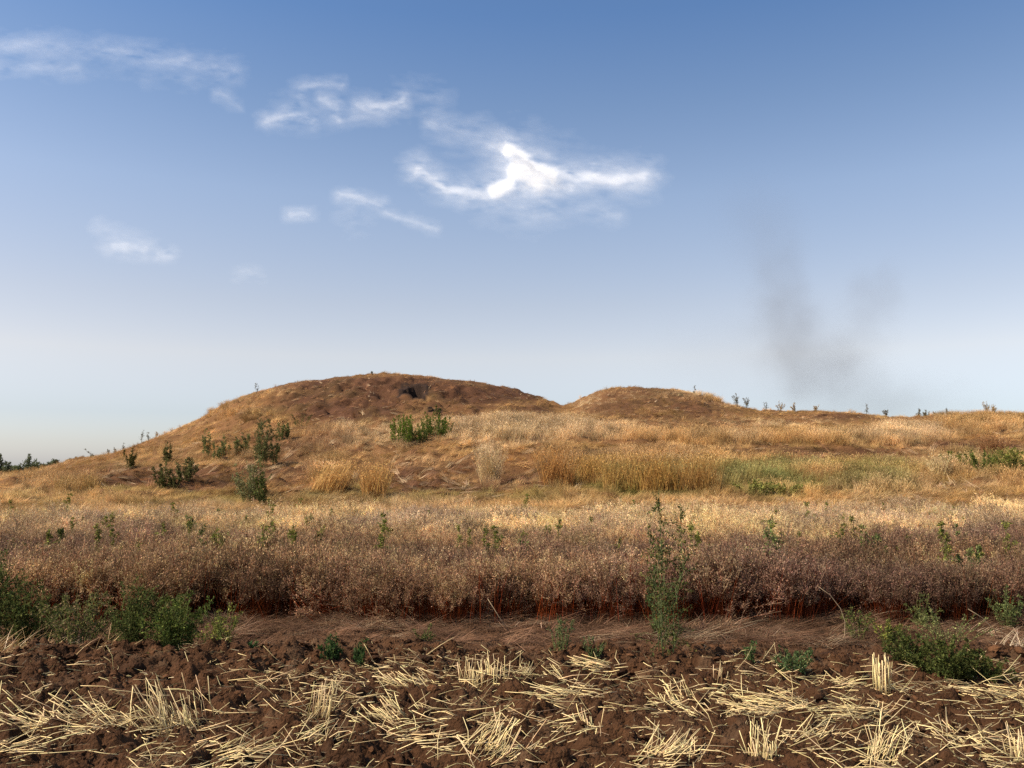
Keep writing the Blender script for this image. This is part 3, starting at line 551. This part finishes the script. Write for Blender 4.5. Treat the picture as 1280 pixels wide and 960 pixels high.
def make_weed(name, label, cat, loc, seed, group=None, **kw):
    e = bpy.data.objects.new(name, None); COL.objects.link(e); e.location = loc; e.empty_display_size = .1; tag(e, label, cat, group)
    bs, bl = weed_parts(np.random.default_rng(seed), **kw); bs_o = link('stem', bs.mesh('stem', M_STEM), e); bl_o = link('leaves', bl.mesh('leaves', M_VEG), e); return e
def copy_tree(e, loc, rz, s, label, group):
    c = e.copy(); COL.objects.link(c); c.location = loc; c.rotation_euler = (0, 0, rz); c.scale = (s, s, s); tag(c, label, None, group)
    for ch in list(e.children):
        d_ = ch.copy(); COL.objects.link(d_); d_.parent = c
    return c
def hpx(u, v, h):
    """point on the ground and height in metres of a plant whose foot shows at (u, v) and which is h pixels tall"""
    p = place(u, v); return p, h * p[1] / F
# bushes at the field edge
def bush(u, v, h, w_, label, seed, col=GM, stems=18, twigs=16, leaves=9, leaf=.026, name='leafy_weed', cat='green weed', sc=GM, **k):
    p, hm = hpx(u, v, h); p = p.copy(); return make_weed(name, label, cat, p, seed, k.pop('group', None), h=hm * k.pop('hs', 1.12), spread=w_ / 2 * p[1] / F * k.pop('ws', 1.25), stems=int(stems * 1.25), twigs=twigs, leaves=leaves, leaf=leaf, col=col, stemc=sc, **k)
G1 = 'leafy green weeds at the field edge'
bush(8, 805, 108, 86, 'tallest dark green bush, cut by the left edge', 601, GD, 24, 18, 9, .028, top=1.4, group=G1)
bush(56, 812, 84, 70, 'drooping dark green weed leaning on the left edge bush', 602, GD, 18, 16, 10, .028, group=G1)
bush(108, 824, 70, 100, 'low mixed green and straw coloured weed between the left bushes', 603, (.085, .095, .04), 22, 14, 8, .024, seedc=(.3, .2, .1), group=G1)
bush(172, 824, 84, 74, 'dense dark green weed with drooping tips, left of its pale neighbour', 604, GD, 20, 16, 9, .026, top=1.5, group=G1)
bush(232, 828, 78, 88, 'dense bright leaved green bush beside bare soil, left third', 605, (.062, .088, .025), 22, 18, 9, .026, top=1.3, group=G1)
bush(284, 832, 62, 50, 'small weed at the right foot of the bright leaved bush', 606, GM, 12, 12, 8, .022, group=G1)
bush(1124, 848, 50, 60, 'dark green weed, left part of the low bush beside the white bundle', 607, GD, 20, 18, 10, .022, group=G1)
bush(1168, 860, 48, 84, 'largest dark green bush on the right, sprawling by the lying straw', 608, GD, 26, 20, 11, .022, group=G1)
bush(1214, 860, 40, 64, 'low dark green weed at the right end of the right bush', 609, GD, 18, 16, 10, .022, group=G1)
bush(1100, 812, 36, 40, 'small green weed on flattened stalks behind the right bush', 610, GM, 12, 12, 8, .022, group=G1)
bush(1170, 805, 50, 90, 'hazy grey green weed behind the right bush', 611, GG, 14, 10, 6, .016, group=G1)
bush(1245, 790, 50, 70, 'grey green weed near the right edge in front of the red stems', 612, (.11, .15, .07), 14, 12, 7, .02, group=G1)
bush(982, 856, 42, 46, 'small bluish green seedling bush on bare soil right of the tall weed', 613, (.06, .10, .05), 12, 12, 8, .022, group=G1)
bush(418, 842, 34, 26, 'left one of two small dark seedlings on the bank', 614, (.035, .07, .03), 8, 10, 8, .024, group=G1)
bush(456, 846, 36, 24, 'right one of two small dark seedlings on the bank', 615, (.035, .07, .03), 7, 10, 8, .024, group=G1)
bush(326, 832, 20, 16, 'tiny green seedling alone on the bank, left third', 616, (.05, .10, .045), 5, 8, 7, .022, group=G1)
bush(700, 832, 48, 36, 'small grey green seedling on the soil right of centre', 617, (.07, .10, .055), 8, 9, 6, .018, group=G1)
bush(740, 838, 30, 36, 'faint low seedling right of the grey green one', 618, (.07, .10, .055), 8, 8, 5, .016, group=G1)
bush(930, 850, 28, 18, 'tiny green seedling between the tall weed and the seedling bush', 619, (.05, .09, .04), 5, 8, 6, .02, group=G1)
bush(1062, 806, 44, 34, 'wispy green weed on the flattened stalks left of the right bush', 621, (.09, .11, .04), 7, 14, 7, .02, group=G1, top=1.4)
bush(1140, 792, 46, 40, 'wispy weed close to the red stems behind the right bush', 622, (.10, .12, .05), 7, 14, 7, .02, group=G1, top=1.4)
bush(212, 800, 70, 60, 'pale green weed standing behind the dense left bushes', 623, (.11, .13, .06), 9, 14, 7, .02, group=G1, top=1.4)
bush(530, 812, 26, 30, 'tiny weed on the flattened stalks left of centre', 624, (.08, .10, .04), 5, 10, 6, .018, group=G1, top=1.4)
# tall weed in the middle
bush(828, 838, 186, 54, 'tallest green weed, standing alone in front of the strip right of centre', 620, (.055, .066, .024), 5, 28, 11, .027, name='tall_weed', sc=(.14, .16, .06), lowleaf=.08, sw=.005, lean=.02, top=1.1)
bush(822, 800, 90, 40, 'shorter feathery weed at the left foot of the tall weed', 621, (.05, .085, .035), 7, 22, 9, .02, name='tall_weed', sc=(.14, .16, .06), top=.7)
# weeds standing in the strip: (u, distance, height px, width px, colour)
ST = [(88, 10.6, 140, 26, GD, 'dark narrow green weed, tallest in the left part of the strip'),
 (125, 11.5, 95, 28, GM, 'bushier green weed right of the dark narrow one'),
 (150, 13, 70, 22, GM, 'grey green weed behind the left bushes'),
 (30, 12, 90, 30, GM, 'loose green weed behind the left edge bush'),
 (338, 9.9, 62, 12, (.12, .15, .06), 'single pale stemmed weed against the dark red stems'),
 (262, 11.2, 90, 16, (.10, .12, .05), 'thin weed with pale dead leaves above the bright leaved bush'),
 (275, 16, 44, 12, (.06, .10, .06), 'small bluish green weed high in the strip, left third'),
 (598, 9.9, 66, 16, (.05, .09, .045), 'dark green seedling climbing the red stems at the centre'),
 (590, 14, 66, 22, GM, 'upright green weed in the strip at the centre'),
 (548, 16, 52, 18, GM, 'green weed in the pale tops left of centre'),
 (662, 14.5, 78, 20, GM, 'slender green weed in the strip just right of centre'),
 (682, 10.2, 96, 10, (.25, .22, .10), 'thin yellowish stalk weed rising from the red stems'),
 (520, 17, 52, 20, GM, 'loose green weed among pale tops, left of centre'),
 (740, 17, 46, 16, GM, 'short green weed among pale tops, right of centre'),
 (776, 10.2, 50, 16, (.10, .13, .07), 'pale rosette weed left of the tall weed'),
 (962, 10.0, 124, 40, (.12, .16, .07), 'tall pale green weed with yellow lower leaves right of the tall weed'),
 (970, 13, 110, 30, GM, 'hazy green weed standing behind the pale green one'),
 (1018, 9.7, 76, 26, (.09, .13, .05), 'green weed bent over the flattened stalks'),
 (1032, 14, 66, 18, GM, 'bluish green weed in the strip on the right'),
 (1072, 12, 96, 34, (.12, .15, .06), 'broad pale green weed in the right part of the strip'),
 (1138, 11, 56, 16, (.05, .10, .05), 'dark bluish weed in the dark stems on the right'),
 (1165, 12.5, 80, 26, (.11, .14, .06), 'olive green weed left of the bluish one on the right'),
 (1228, 11, 84, 16, (.06, .11, .07), 'bluish green weed with thick leaves near the right edge'),
 (1272, 10.6, 90, 26, (.05, .10, .055), 'bluish green weed cut by the right edge'),
 (1190, 10.0, 60, 20, (.16, .16, .08), 'yellowing weed at the front of the dark stems on the right'),
 (1090, 9.8, 50, 26, (.08, .12, .05), 'feathery weed falling forward from the strip on the right')]
VTOP = [645, 655, 650, 665, 738, 650, 668, 740, 655, 655, 650, 705, 650, 645, 740, 640, 650, 728, 655, 655, 715, 665, 690, 690, 730, 745]
for i, (cu, dd, hp, wp, cl_, lab) in enumerate(ST):
    p = place(cu, None, dd); hm = max(zat(VTOP[i], dd) - p[2], .3)
    make_weed('strip_weed', lab, 'green weed', p, 640 + i, 'green weeds growing in the dry strip', h=hm * 1.02, spread=max(wp * dd / F * .55, .04), stems=3 if wp < 24 else 6, twigs=30, leaves=13, leaf=.031, col=cl_, stemc=np.array(cl_) * 1.3, lowleaf=.15, sw=.004, top=.55)
# lesser weeds that nothing tells apart
src = [c for c in COL.objects if c.name.startswith('strip_weed') and c.parent is None]
lab = 'slender green weed scattered among the dry reddish brown strip'
for i in range(120):
    dd = 10.5 + 12.5 * R.random() ** 1.2; cu = R.uniform(-60, 1340); p = place(cu, None, dd)
    e = copy_tree(src[[2, 8, 9, 10, 12, 13, 18, 21][i % 8]], p, R.uniform(0, 6.3), R.uniform(.95, 1.3), lab, 'slender green weeds scattered in the dry strip')
# weeds on the mounds
def mound_weed(u, v, h, w_, label, seed, col=GM, stems=7, twigs=22, leaves=14, leaf=.055, name='mound_weed', group='weeds growing on the mounds', **k):
    return bush(u, v, h, w_, label, seed, col, stems, twigs, leaves + 2, leaf, name=name, group=group, sw=k.pop('sw', .012), hs=1.3, ws=1.5, up=k.pop('up', .5), top=k.pop('top', .95), **k)
mound_weed(326, 584, 58, 28, 'dark green tall bush, the darkest on the left slope', 701, (.085, .098, .05), 10, 26, 16)
mound_weed(345, 580, 36, 12, 'dark narrow weed at the right side of the darkest bush', 702, (.06, .07, .03), 4)
mound_weed(316, 626, 46, 44, 'rounded grey green bush below the darkest bush', 703, (.17, .18, .11), 18, 20, 12, .045, up=.4)
mound_weed(330, 634, 44, 14, 'dark stemmed green weed at the right side of the grey green bush', 704, GD, 4)
mound_weed(236, 602, 28, 22, 'dark green rounded weed on the lower left slope', 705, (.10, .11, .055), 9, 20, 14)
mound_weed(206, 612, 30, 18, 'dark upright weed left of the rounded one, lower left slope', 706, (.07, .08, .035), 6)
mound_weed(222, 612, 16, 20, 'low dark weed between two bigger weeds, lower left slope', 707, (.07, .075, .035), 6)
mound_weed(164, 587, 24, 14, 'small olive weed on the left flank', 708, (.07, .07, .025), 5)
mound_weed(212, 578, 20, 14, 'olive weed above the dark pair on the left slope', 709, (.08, .09, .04), 5)
for i, (a, b_, c_, w_, l_) in enumerate([(259, 573, 32, 12, 'tall pointed green weed at the left end of the row'), (270, 574, 20, 20, 'low green weed beside the pointed one in the row'), (284, 570, 22, 16, 'second leafy weed of the green row'),
        (297, 568, 20, 12, 'short middle weed of the green row'), (307, 567, 26, 10, 'upright weed near the right end of the green row'), (352, 550, 22, 8, 'dark thin weed right of the darkest bush top'), (360, 548, 18, 6, 'thinnest weed above the pale grass, left mound')]):
    mound_weed(a, b_, c_, w_, l_ + ' on the left mound' if 'row' in l_ else l_, 720 + i, (.12, .14, .065), 5, 18, 12, .055)
G3 = 'green shrubs in the middle of the left mound'
mound_weed(506, 553, 30, 30, 'green shrub, left half of the pair in pale grass', 730, (.09, .15, .025), 30, 20, 10, .05, group=G3, up=.85, top=.7)
mound_weed(543, 547, 27, 34, 'green shrub, right half of the pair in pale grass', 731, (.075, .12, .025), 30, 20, 10, .05, group=G3, up=.85, top=.7)
mound_weed(524, 552, 20, 20, 'thin green shrub filling the gap between the pair', 738, (.09, .12, .04), 12, 16, 8, .05, group=G3, up=.8)
mound_weed(546, 524, 16, 10, 'small dark weed above the right green shrub', 732, GD, 3)
mound_weed(376, 532, 18, 24, 'faint dark weed patch high on the left mound', 733, (.08, .07, .035), 7, 12, 5)
for i, (a, b_, c_, w_, l_, cc_) in enumerate([(1190, 590, 22, 34, 'dark green shrub at the left of the right edge thicket', GM), (1222, 589, 22, 40, 'low green shrub in the middle of the right edge thicket', (.09, .12, .035)), (1262, 588, 24, 44, 'dark green shrub at the right end of the thicket', GM),
        (940, 616, 15, 44, 'bright green weed patch at the mound foot, left of its twin', (.20, .22, .08)), (975, 617, 13, 40, 'bright green weed patch right of its twin at the mound foot', (.20, .21, .08))]):
    mound_weed(a, b_, c_, w_, l_, 740 + i, cc_, 18, 16, 10, .05)
# thistles and dry stalks along the skyline
SKW = [(319, 12, 'dark thistle standing alone on the left shoulder', 6, 0), (122, 10, 'dark stalk leaning left on the left flank skyline', 4, -1), (178, 14, 'tall thin weed on the left flank skyline', 6, 0), (187, 8, 'short weed right of the tall thin one on the skyline', 5, 0),
 (196, 7, 'pale short weed on the left flank skyline', 4, 0), (155, 8, 'upright weed on the lower left skyline', 3, 0), (145, 7, 'stubby weed on the lower left skyline', 3, 0), (137, 6, 'smallest weed on the lower left skyline', 3, 0), (106, 7, 'thin weed left of the leaning stalk', 3, 0), (97, 6, 'thin weed second left of the leaning stalk', 3, 0),
 (464, 5, 'tiny sprout on top of the left mound', 3, 0), (869, 7, 'small upright stalk on the right mound crest', 3, 0), (922, 16, 'largest thistle right of the right mound crest', 10, 0), (934, 12, 'greyish thistle beside the largest one', 9, 0), (958, 12, 'thin thistle alone past the right mound', 6, 0),
 (975, 10, 'pale round dry weed left of its twin on the skyline', 14, 0), (994, 8, 'pale flat dry weed on the skyline', 12, 0), (1020, 9, 'pale brown dry weed on the skyline', 10, 0), (1084, 10, 'single thin stalk on the long right ridge', 4, 0),
 (1108, 6, 'low dark weed at the end of the long right ridge', 8, 0), (1149, 9, 'left one of two dark weed heads on the right ridge', 8, 0), (1158, 8, 'right one of two dark weed heads on the right ridge', 7, 0), (1170, 6, 'small dry weed right of the two dark heads', 5, 0), (1234, 14, 'tall dry weed near the right end of the skyline', 10, 0), (1244, 9, 'short dark weed right of the tall dry one', 8, 0), (1184, 7, 'dot like weed head on the right ridge', 4, 0)]
for i, (a, hp, l_, wp, ln) in enumerate(SKW):
    dd = 59.6; p = place(a, None, dd); r_ = np.random.default_rng(800 + i); pale_ = 'pale' in l_ or 'dry' in l_
    cl_ = (.30, .24, .15) if pale_ else (.13, .12, .08)
    make_weed('skyline_weed', l_, 'dry weed', p, 800 + i, 'weeds along the skyline', h=(hp + (5 if hp > 5 else 1)) * dd / F, spread=wp * .6 * dd / F, stems=2 if wp < 7 else 6, twigs=14, leaves=6, leaf=.055, col=cl_, stemc=np.array(cl_) * .9, lowleaf=.35, sw=.011, lean=-.9 if ln else 0, top=1.15, up=.15)
# far row of green plants at left
for i in range(5, 18):
    cu = -66 + i * 11.5 + R.normal() * 1.5; dd = 64 + R.random() * 5; hp = R.uniform(9, 16) + (5 if i in (6, 9) else 0) - (6 if cu > 72 else 0)
    x0 = (cu - 640) / F * dd; p = np.array([x0, dd, float(H(np.array([x0]), np.array([dd]))[0])]); tgt = zat(574 + (i % 3) * 2.5 - (6 if i in (6, 9) else 0) + (6 if i > 12 else 0), dd) - p[2]
    nm = ['first', 'second', 'third', 'fourth', 'fifth', 'sixth', 'seventh', 'eighth', 'ninth', 'tenth', 'eleventh', 'twelfth', 'thirteenth']
    l_ = 'grey green bush in the far row on the left skyline, %s from the left edge' % nm[i - 5]
    make_weed('far_bush', l_, 'bush', p, 860 + i, 'row of far green bushes at left', h=max(tgt, .6) * 1.1, spread=.55, stems=20, twigs=14, leaves=9, leaf=.11, col=(.10, .13, .085), stemc=(.08, .10, .06), sw=.012)
# golden grass tufts that stand out on the slope
def gtuft(u, v, h, w_, lab, seed, col=(.60, .35, .12), az=None, lean=.2, n=420):
    p, hm = hpx(u, v, h); r = np.random.default_rng(seed); sp = w_ / 2 * p[1] / F
    P, W, sdv = blades(r, n, sp, hm * .35, hm * 1.1, lean, .35, .012, None, 5, az, .5); b = MB(); b.add(*strips(P, W, sdv, vary(col, n, .16, r)))
    m = 500; i = r.integers(0, n, m); D = unit(m, .6, r); q = P[i, -1] + r.normal(size=(m, 3)) * .03; b.add(*diamonds(q, .09, .014, D, vary(np.array(col) * 1.15, m, .15, r), r))
    o = link('grass_tuft', b.mesh('grass_tuft', M_VEG), None, p); tag(o, lab, 'grass tuft', 'golden grass tufts on the slope')
gtuft(470, 622, 44, 30, 'golden tuft shaped like a cone, second from the left on the slope', 901)
gtuft(412, 617, 40, 44, 'wide golden tuft leaning right on the lower left slope', 902, az=.3, lean=.35)
gtuft(612, 607, 46, 22, 'pale slim tuft at the centre of the slope', 903, (.62, .44, .22))
gtuft(696, 606, 46, 40, 'orange brown tuft at the left end of the tall grass', 904, (.46, .23, .07))
gtuft(735, 606, 36, 40, 'orange tuft second in the tall grass right of centre', 905, (.5, .28, .08))
gtuft(775, 612, 44, 50, 'broad orange tuft in the tall grass right of centre', 906, (.5, .30, .09))
gtuft(820, 612, 44, 50, 'broad rusty tuft in the middle of the tall grass', 907, (.45, .25, .07))
gtuft(870, 612, 46, 50, 'broad rusty tuft at the right end of the tall grass', 908, (.46, .26, .08))
gtuft(1240, 568, 24, 26, 'rusty brown tuft near the right edge of the slope', 909, (.34, .17, .07))
gtuft(1172, 600, 30, 20, 'pale tuft left of the right edge thicket', 910, (.62, .45, .22))
# bowed dead stalks in front
def arc(u, v, pts, lab, col=(.34, .24, .14), wid=.0034):
    p = place(u, v); k = len(pts); P = np.array([[(a * p[1] / F, c * .1, b * p[1] / F) for a, b, c in pts]]); b = MB(); b.add(*tubes(P, np.full((1, k), wid), np.array(col)[None], 5 if False else 4))
    o = link('dead_stalk', b.mesh('dead_stalk', M_STEM), None, p); tag(o, lab, 'dead stalk', 'bowed dead stalks')
arc(1038, 814, [(0, 0, 0), (8, 12, 0), (9, 28, 0), (4, 44, 0), (-8, 60, 0), (-22, 70, 0)], 'pale bowed dead stalk arching over the flattened stalks on the right')
arc(1236, 800, [(0, 0, 0), (-8, 14, 0), (-22, 28, 0), (-38, 38, 0)], 'pale dead stalk arching left near the right edge')
arc(878, 806, [(0, 0, 0), (30, 10, .3), (62, 20, .2)], 'straight dead stalk slanting over the flattened stalks')
arc(640, 800, [(0, 0, 0), (-16, 22, .3), (-30, 44, .2)], 'dead stalk leaning left from the flattened stalks at the centre')

# ------------------------------------------------------------------ clouds: thin high sheets of ice cloud at 2.5 km
def cloud_mat():
    m = bpy.data.materials.new('cloud'); m.use_nodes = True; t = m.node_tree; t.nodes.clear()
    o = N(t, 'ShaderNodeOutputMaterial'); a = N(t, 'ShaderNodeAttribute', attribute_name='Col'); tr = N(t, 'ShaderNodeBsdfTransparent'); tl = N(t, 'ShaderNodeBsdfTranslucent'); di = N(t, 'ShaderNodeBsdfDiffuse')
    for s in (tl, di): s.inputs[0].default_value = (.98, .98, .98, 1)
    m1 = N(t, 'ShaderNodeMixShader'); m1.inputs[0].default_value = .3; m2 = N(t, 'ShaderNodeMixShader')
    t.links.new(tl.outputs[0], m1.inputs[1]); t.links.new(di.outputs[0], m1.inputs[2]); t.links.new(a.outputs[2], m2.inputs[0]); t.links.new(tr.outputs[0], m2.inputs[1]); t.links.new(m1.outputs[0], m2.inputs[2]); t.links.new(m2.outputs[0], o.inputs[0])
    return m
M_CLOUD = cloud_mat()
def cloud(label, box, strokes, seed, gain=1., st=1.6, streak=.5):
    u0, u1, v0, v1 = box; ug = np.arange(u0, u1, st); vg = np.arange(v0, v1, st * .8); VV, UV = np.meshgrid(vg, ug, indexing='ij')
    a0 = UV + 9 * fbm(UV / 30 + seed, VV / 22, 4) + 3 * fbm(UV / 7 + seed, VV / 6, 3); b0 = VV + 7 * fbm(UV / 34 - seed, VV / 24 + 7, 4) + 2.5 * fbm(UV / 8 + seed, VV / 5 + 3, 3); D = np.zeros_like(UV); HL = np.zeros_like(UV)
    for pts, wd, it in strokes:
        for (xa, ya, *_), (xb, yb, *_) in zip(pts[:-1], pts[1:]):
            dx, dy = xb - xa, yb - ya; L2 = dx * dx + dy * dy + 1e-6; t = np.clip(((a0 - xa) * dx + (b0 - ya) * dy) / L2, 0, 1)
            dd = ((a0 - xa - t * dx) ** 2 + (b0 - ya - t * dy) ** 2) / (wd * (.95 if it < .8 else 1.15)) ** 2; D = np.maximum(D, (it if it > .8 else it * .70) * np.exp(-dd ** 1.1)); HL = np.maximum(HL, it * (.28 * np.exp(-dd * .32) + .10 * np.exp(-dd * .13)))
    D = np.maximum(D * (.80 + .14 * D), HL) + HL * .34
    fib = fbm((UV + VV * .5) / 26 + seed, (VV - UV * .12) / 10, 5, .55)
    D = D * (1 + 1.6 * fib).clip(0.02, 2.0) ** (1 - .92 * D.clip(0, 1)) * gain * (.55 + .5 * D.clip(0, 1)); D = D * sst(.0, .035, D)
    D = np.clip(D, 0, .93); edge = np.minimum.reduce([sst(0, 12, UV - u0), sst(0, 12, u1 - UV), sst(0, 12, VV - v0), sst(0, 12, v1 - VV)]) if u0 > 5 else np.minimum.reduce([sst(0, 12, u1 - UV), sst(0, 12, VV - v0), sst(0, 12, v1 - VV)]); D = D * edge
    objs = []; V_all, F_all, C_all, off = [], [], [], 0
    for lay in range(2):
        al = 1 - np.sqrt(1 - D); dx, dz = ray(UV, VV); alt = 2500 + 60 * lay + 25 * fbm(UV / 60, VV / 40 + lay * 9, 3); yy = (alt - CAMZ) / dz
        V = np.stack([dx * yy, yy, alt], -1).reshape(-1, 3); nr_, nc_ = UV.shape; id_ = np.arange(nr_ * nc_).reshape(nr_, nc_)
        fq = np.stack([id_[:-1, :-1], id_[:-1, 1:], id_[1:, 1:], id_[1:, :-1]], -1).reshape(-1, 4); a_ = al.ravel(); fq = fq[a_[fq].max(1) > .004]
        used = np.unique(fq); rem = np.full(len(V), -1); rem[used] = np.arange(len(used)); V_all.append(V[used]); F_all.append(rem[fq] + off); off += len(used); C_all.append(np.repeat(a_[used][:, None], 3, 1))
    V = np.concatenate(V_all); c = V.mean(0)
    o = link('cloud', mk_mesh('cloud', V - c, np.concatenate(F_all), np.concatenate(C_all), M_CLOUD, True), None, c); tag(o, label, 'cloud', 'wispy white clouds')
cloud('brightest white cloud with swept wings, right of the others', (480, 860, 130, 310), [([(638, 192), (648, 196), (664, 212), (690, 221)], 11, .95), ([(645, 205), (640, 228), (615, 240)], 11, .92), ([(650, 215), (672, 226)], 18, .9), ([(665, 236), (710, 232)], 10, .79), ([(690, 221), (720, 222)], 10, .79), ([(700, 220), (730, 220), (775, 223), (803, 221)], 11, .78), ([(720, 230), (785, 232)], 9, .35),
    ([(620, 241), (600, 247), (560, 237), (522, 212)], 9, .76), ([(680, 245), (735, 256), (770, 266)], 9, .22), ([(600, 176), (575, 166)], 8, .18)], 1.3)
cloud('broken feathery cloud left of the brightest one', (300, 580, 70, 200), [([(330, 152), (352, 148), (392, 150)], 6, .5), ([(345, 150), (378, 128), (378, 108)], 7, .32), ([(376, 108), (405, 105), (428, 107)], 5, .3), ([(400, 124), (418, 132), (428, 150)], 7, .38), ([(452, 134), (480, 130), (508, 128)], 7, .6), ([(440, 150), (500, 140)], 8, .28), ([(360, 140), (430, 142), (520, 124), (550, 122)], 14, .16)], 4.1)
cloud('thin trailing veil joining the feathery and the brightest cloud', (520, 640, 130, 205), [([(530, 148), (570, 166), (605, 176), (632, 190)], 13, .28), ([(570, 155), (606, 146)], 8, .12)], 6.2)
cloud('small oval wisp in the left middle sky', (345, 410, 250, 285), [([(366, 268), (390, 267)], 6, .42)], 8.8)
cloud('slanting wisp below the feathery cloud', (405, 560, 225, 305), [([(424, 241), (448, 246), (474, 254)], 6, .45), ([(440, 262), (444, 278)], 12, .2), ([(482, 262), (505, 275), (548, 288)], 5, .32)], 11.5)
cloud('low small cloud with two bright patches, left side of the sky', (100, 235, 262, 335), [([(126, 284), (150, 295), (190, 310)], 8, .22), ([(140, 306), (170, 312), (178, 316)], 8, .46), ([(198, 318), (214, 320)], 6, .4)], 15.2)
cloud('long faint streak at the top left', (-60, 350, 25, 130), [([(-50, 55), (60, 58), (140, 66), (220, 76), (292, 90)], 10, .30), ([(-50, 84), (40, 82), (100, 86)], 7, .24), ([(180, 100), (240, 98)], 9, .13), ([(100, 70), (260, 84)], 16, .1)], 18.9)
cloud('tiny hooked wisp under the long faint streak', (258, 310, 105, 145), [([(266, 117), (284, 126), (300, 134)], 6, .2)], 21.0)
cloud('faint smudge of cloud above the left mound', (280, 345, 325, 360), [([(302, 342), (322, 342)], 7, .25)], 23.0)

# ------------------------------------------------------------------ drifting smoke far behind the mounds
def smoke(label, blobs, seed, dist=320.):
    m = bpy.data.materials.new('smoke'); m.use_nodes = True; t = m.node_tree; t.nodes.clear(); o = N(t, 'ShaderNodeOutputMaterial'); pv = N(t, 'ShaderNodeVolumePrincipled')
    pv.inputs['Color'].default_value = (.34, .30, .28, 1); g = N(t, 'ShaderNodeTexCoord'); nz = N(t, 'ShaderNodeTexNoise'); nz.inputs['Scale'].default_value = .075; nz.inputs['Detail'].default_value = 5; nz.inputs['Roughness'].default_value = .6
    nz.noise_dimensions = '3D'; t.links.new(g.outputs['Object'], nz.inputs['Vector'])
    sub = N(t, 'ShaderNodeVectorMath', operation='SUBTRACT'); sub.inputs[1].default_value = (.5, .5, .5); sc = N(t, 'ShaderNodeVectorMath', operation='SCALE'); sc.inputs['Scale'].default_value = 30
    ad = N(t, 'ShaderNodeVectorMath', operation='ADD'); t.links.new(nz.outputs['Color'], sub.inputs[0]); t.links.new(sub.outputs[0], sc.inputs[0]); t.links.new(sc.outputs[0], ad.inputs[0]); t.links.new(g.outputs['Object'], ad.inputs[1])
    x0 = (np.mean([b[0] for b in blobs]) - 640) / F * dist; cur = None; pts = []
    for (bu, bv, ru, rv, de) in blobs:
        c = np.array([(bu - 640) / F * dist - x0, 0, zat(bv, dist)]); rx, rz = 2.3 * ru * dist / F, 1.55 * rv * dist / F; pts.append((c, rx, rz))
        s1 = N(t, 'ShaderNodeVectorMath', operation='SUBTRACT'); s1.inputs[1].default_value = c; d1 = N(t, 'ShaderNodeVectorMath', operation='DIVIDE'); d1.inputs[1].default_value = (rx, rx, rz)
        ln = N(t, 'ShaderNodeVectorMath', operation='LENGTH'); mr = N(t, 'ShaderNodeMapRange', interpolation_type='SMOOTHERSTEP'); mr.inputs[1].default_value = 1.1; mr.inputs[2].default_value = 0; mr.inputs[3].default_value = 0; mr.inputs[4].default_value = .78 * de / (rx * .75)
        t.links.new(ad.outputs[0], s1.inputs[0]); t.links.new(s1.outputs[0], d1.inputs[0]); t.links.new(d1.outputs[0], ln.inputs[0]); t.links.new(ln.outputs['Value'], mr.inputs[0])
        if cur is None: cur = mr.outputs[0]
        else:
            a2 = N(t, 'ShaderNodeMath', operation='ADD'); t.links.new(cur, a2.inputs[0]); t.links.new(mr.outputs[0], a2.inputs[1]); cur = a2.outputs[0]
    t.links.new(cur, pv.inputs['Density']); t.links.new(pv.outputs[0], o.inputs['Volume'])
    # closed envelope: a tube of rings round the plume
    zs = np.linspace(min(c[2] - rz for c, rx, rz in pts) - 4, max(c[2] + rz for c, rx, rz in pts) + 4, 24); V = []; ns = 14
    for zz in zs:
        lo, hi, w_ = [], [], 6
        for c, rx, rz in pts:
            q_ = 1 - ((zz - c[2]) / (rz + 8)) ** 2
            if q_ > 0: lo.append(c[0] - rx * math.sqrt(q_) - 5); hi.append(c[0] + rx * math.sqrt(q_) + 7)
        if not lo: lo = [pts[0][0][0] - 3]; hi = [pts[0][0][0] + 3]
        cx, hw = (min(lo) + max(hi)) / 2, (max(hi) - min(lo)) / 2
        for k in range(ns): V.append((cx + hw * math.cos(k * 6.28319 / ns), min(hw, 32) * math.sin(k * 6.28319 / ns), zz))
    Fc = [[r_ * ns + k, r_ * ns + (k + 1) % ns, (r_ + 1) * ns + (k + 1) % ns, (r_ + 1) * ns + k] for r_ in range(23) for k in range(ns)]
    me = bpy.data.meshes.new('smoke'); me.from_pydata(V, [], Fc + [list(range(ns))[::-1], [23 * ns + k for k in range(ns)]]); me.materials.append(m)
    ob = link('smoke', me, None, (x0, dist, 0)); tag(ob, label, 'smoke', kind='stuff'); m.cycles.volume_step_rate = 1.0 if hasattr(m.cycles, 'volume_step_rate') else 1
smoke('faint grey plume of smoke rising beyond the ridge', [(1020, 462, 34, 34, .30), (988, 410, 24, 46, .22), (980, 360, 24, 46, .15), (968, 305, 28, 46, .09), (945, 262, 34, 40, .05), (1045, 500, 75, 30, .15), (930, 450, 70, 50, .07), (1000, 430, 40, 50, .10)], 1)
smoke('thinner right hand plume of grey smoke drifting beyond the ridge', [(1100, 368, 24, 36, .13), (1086, 410, 20, 40, .09), (1080, 450, 24, 40, .10), (1090, 500, 50, 34, .12), (1160, 505, 50, 24, .07)], 2, 345.)
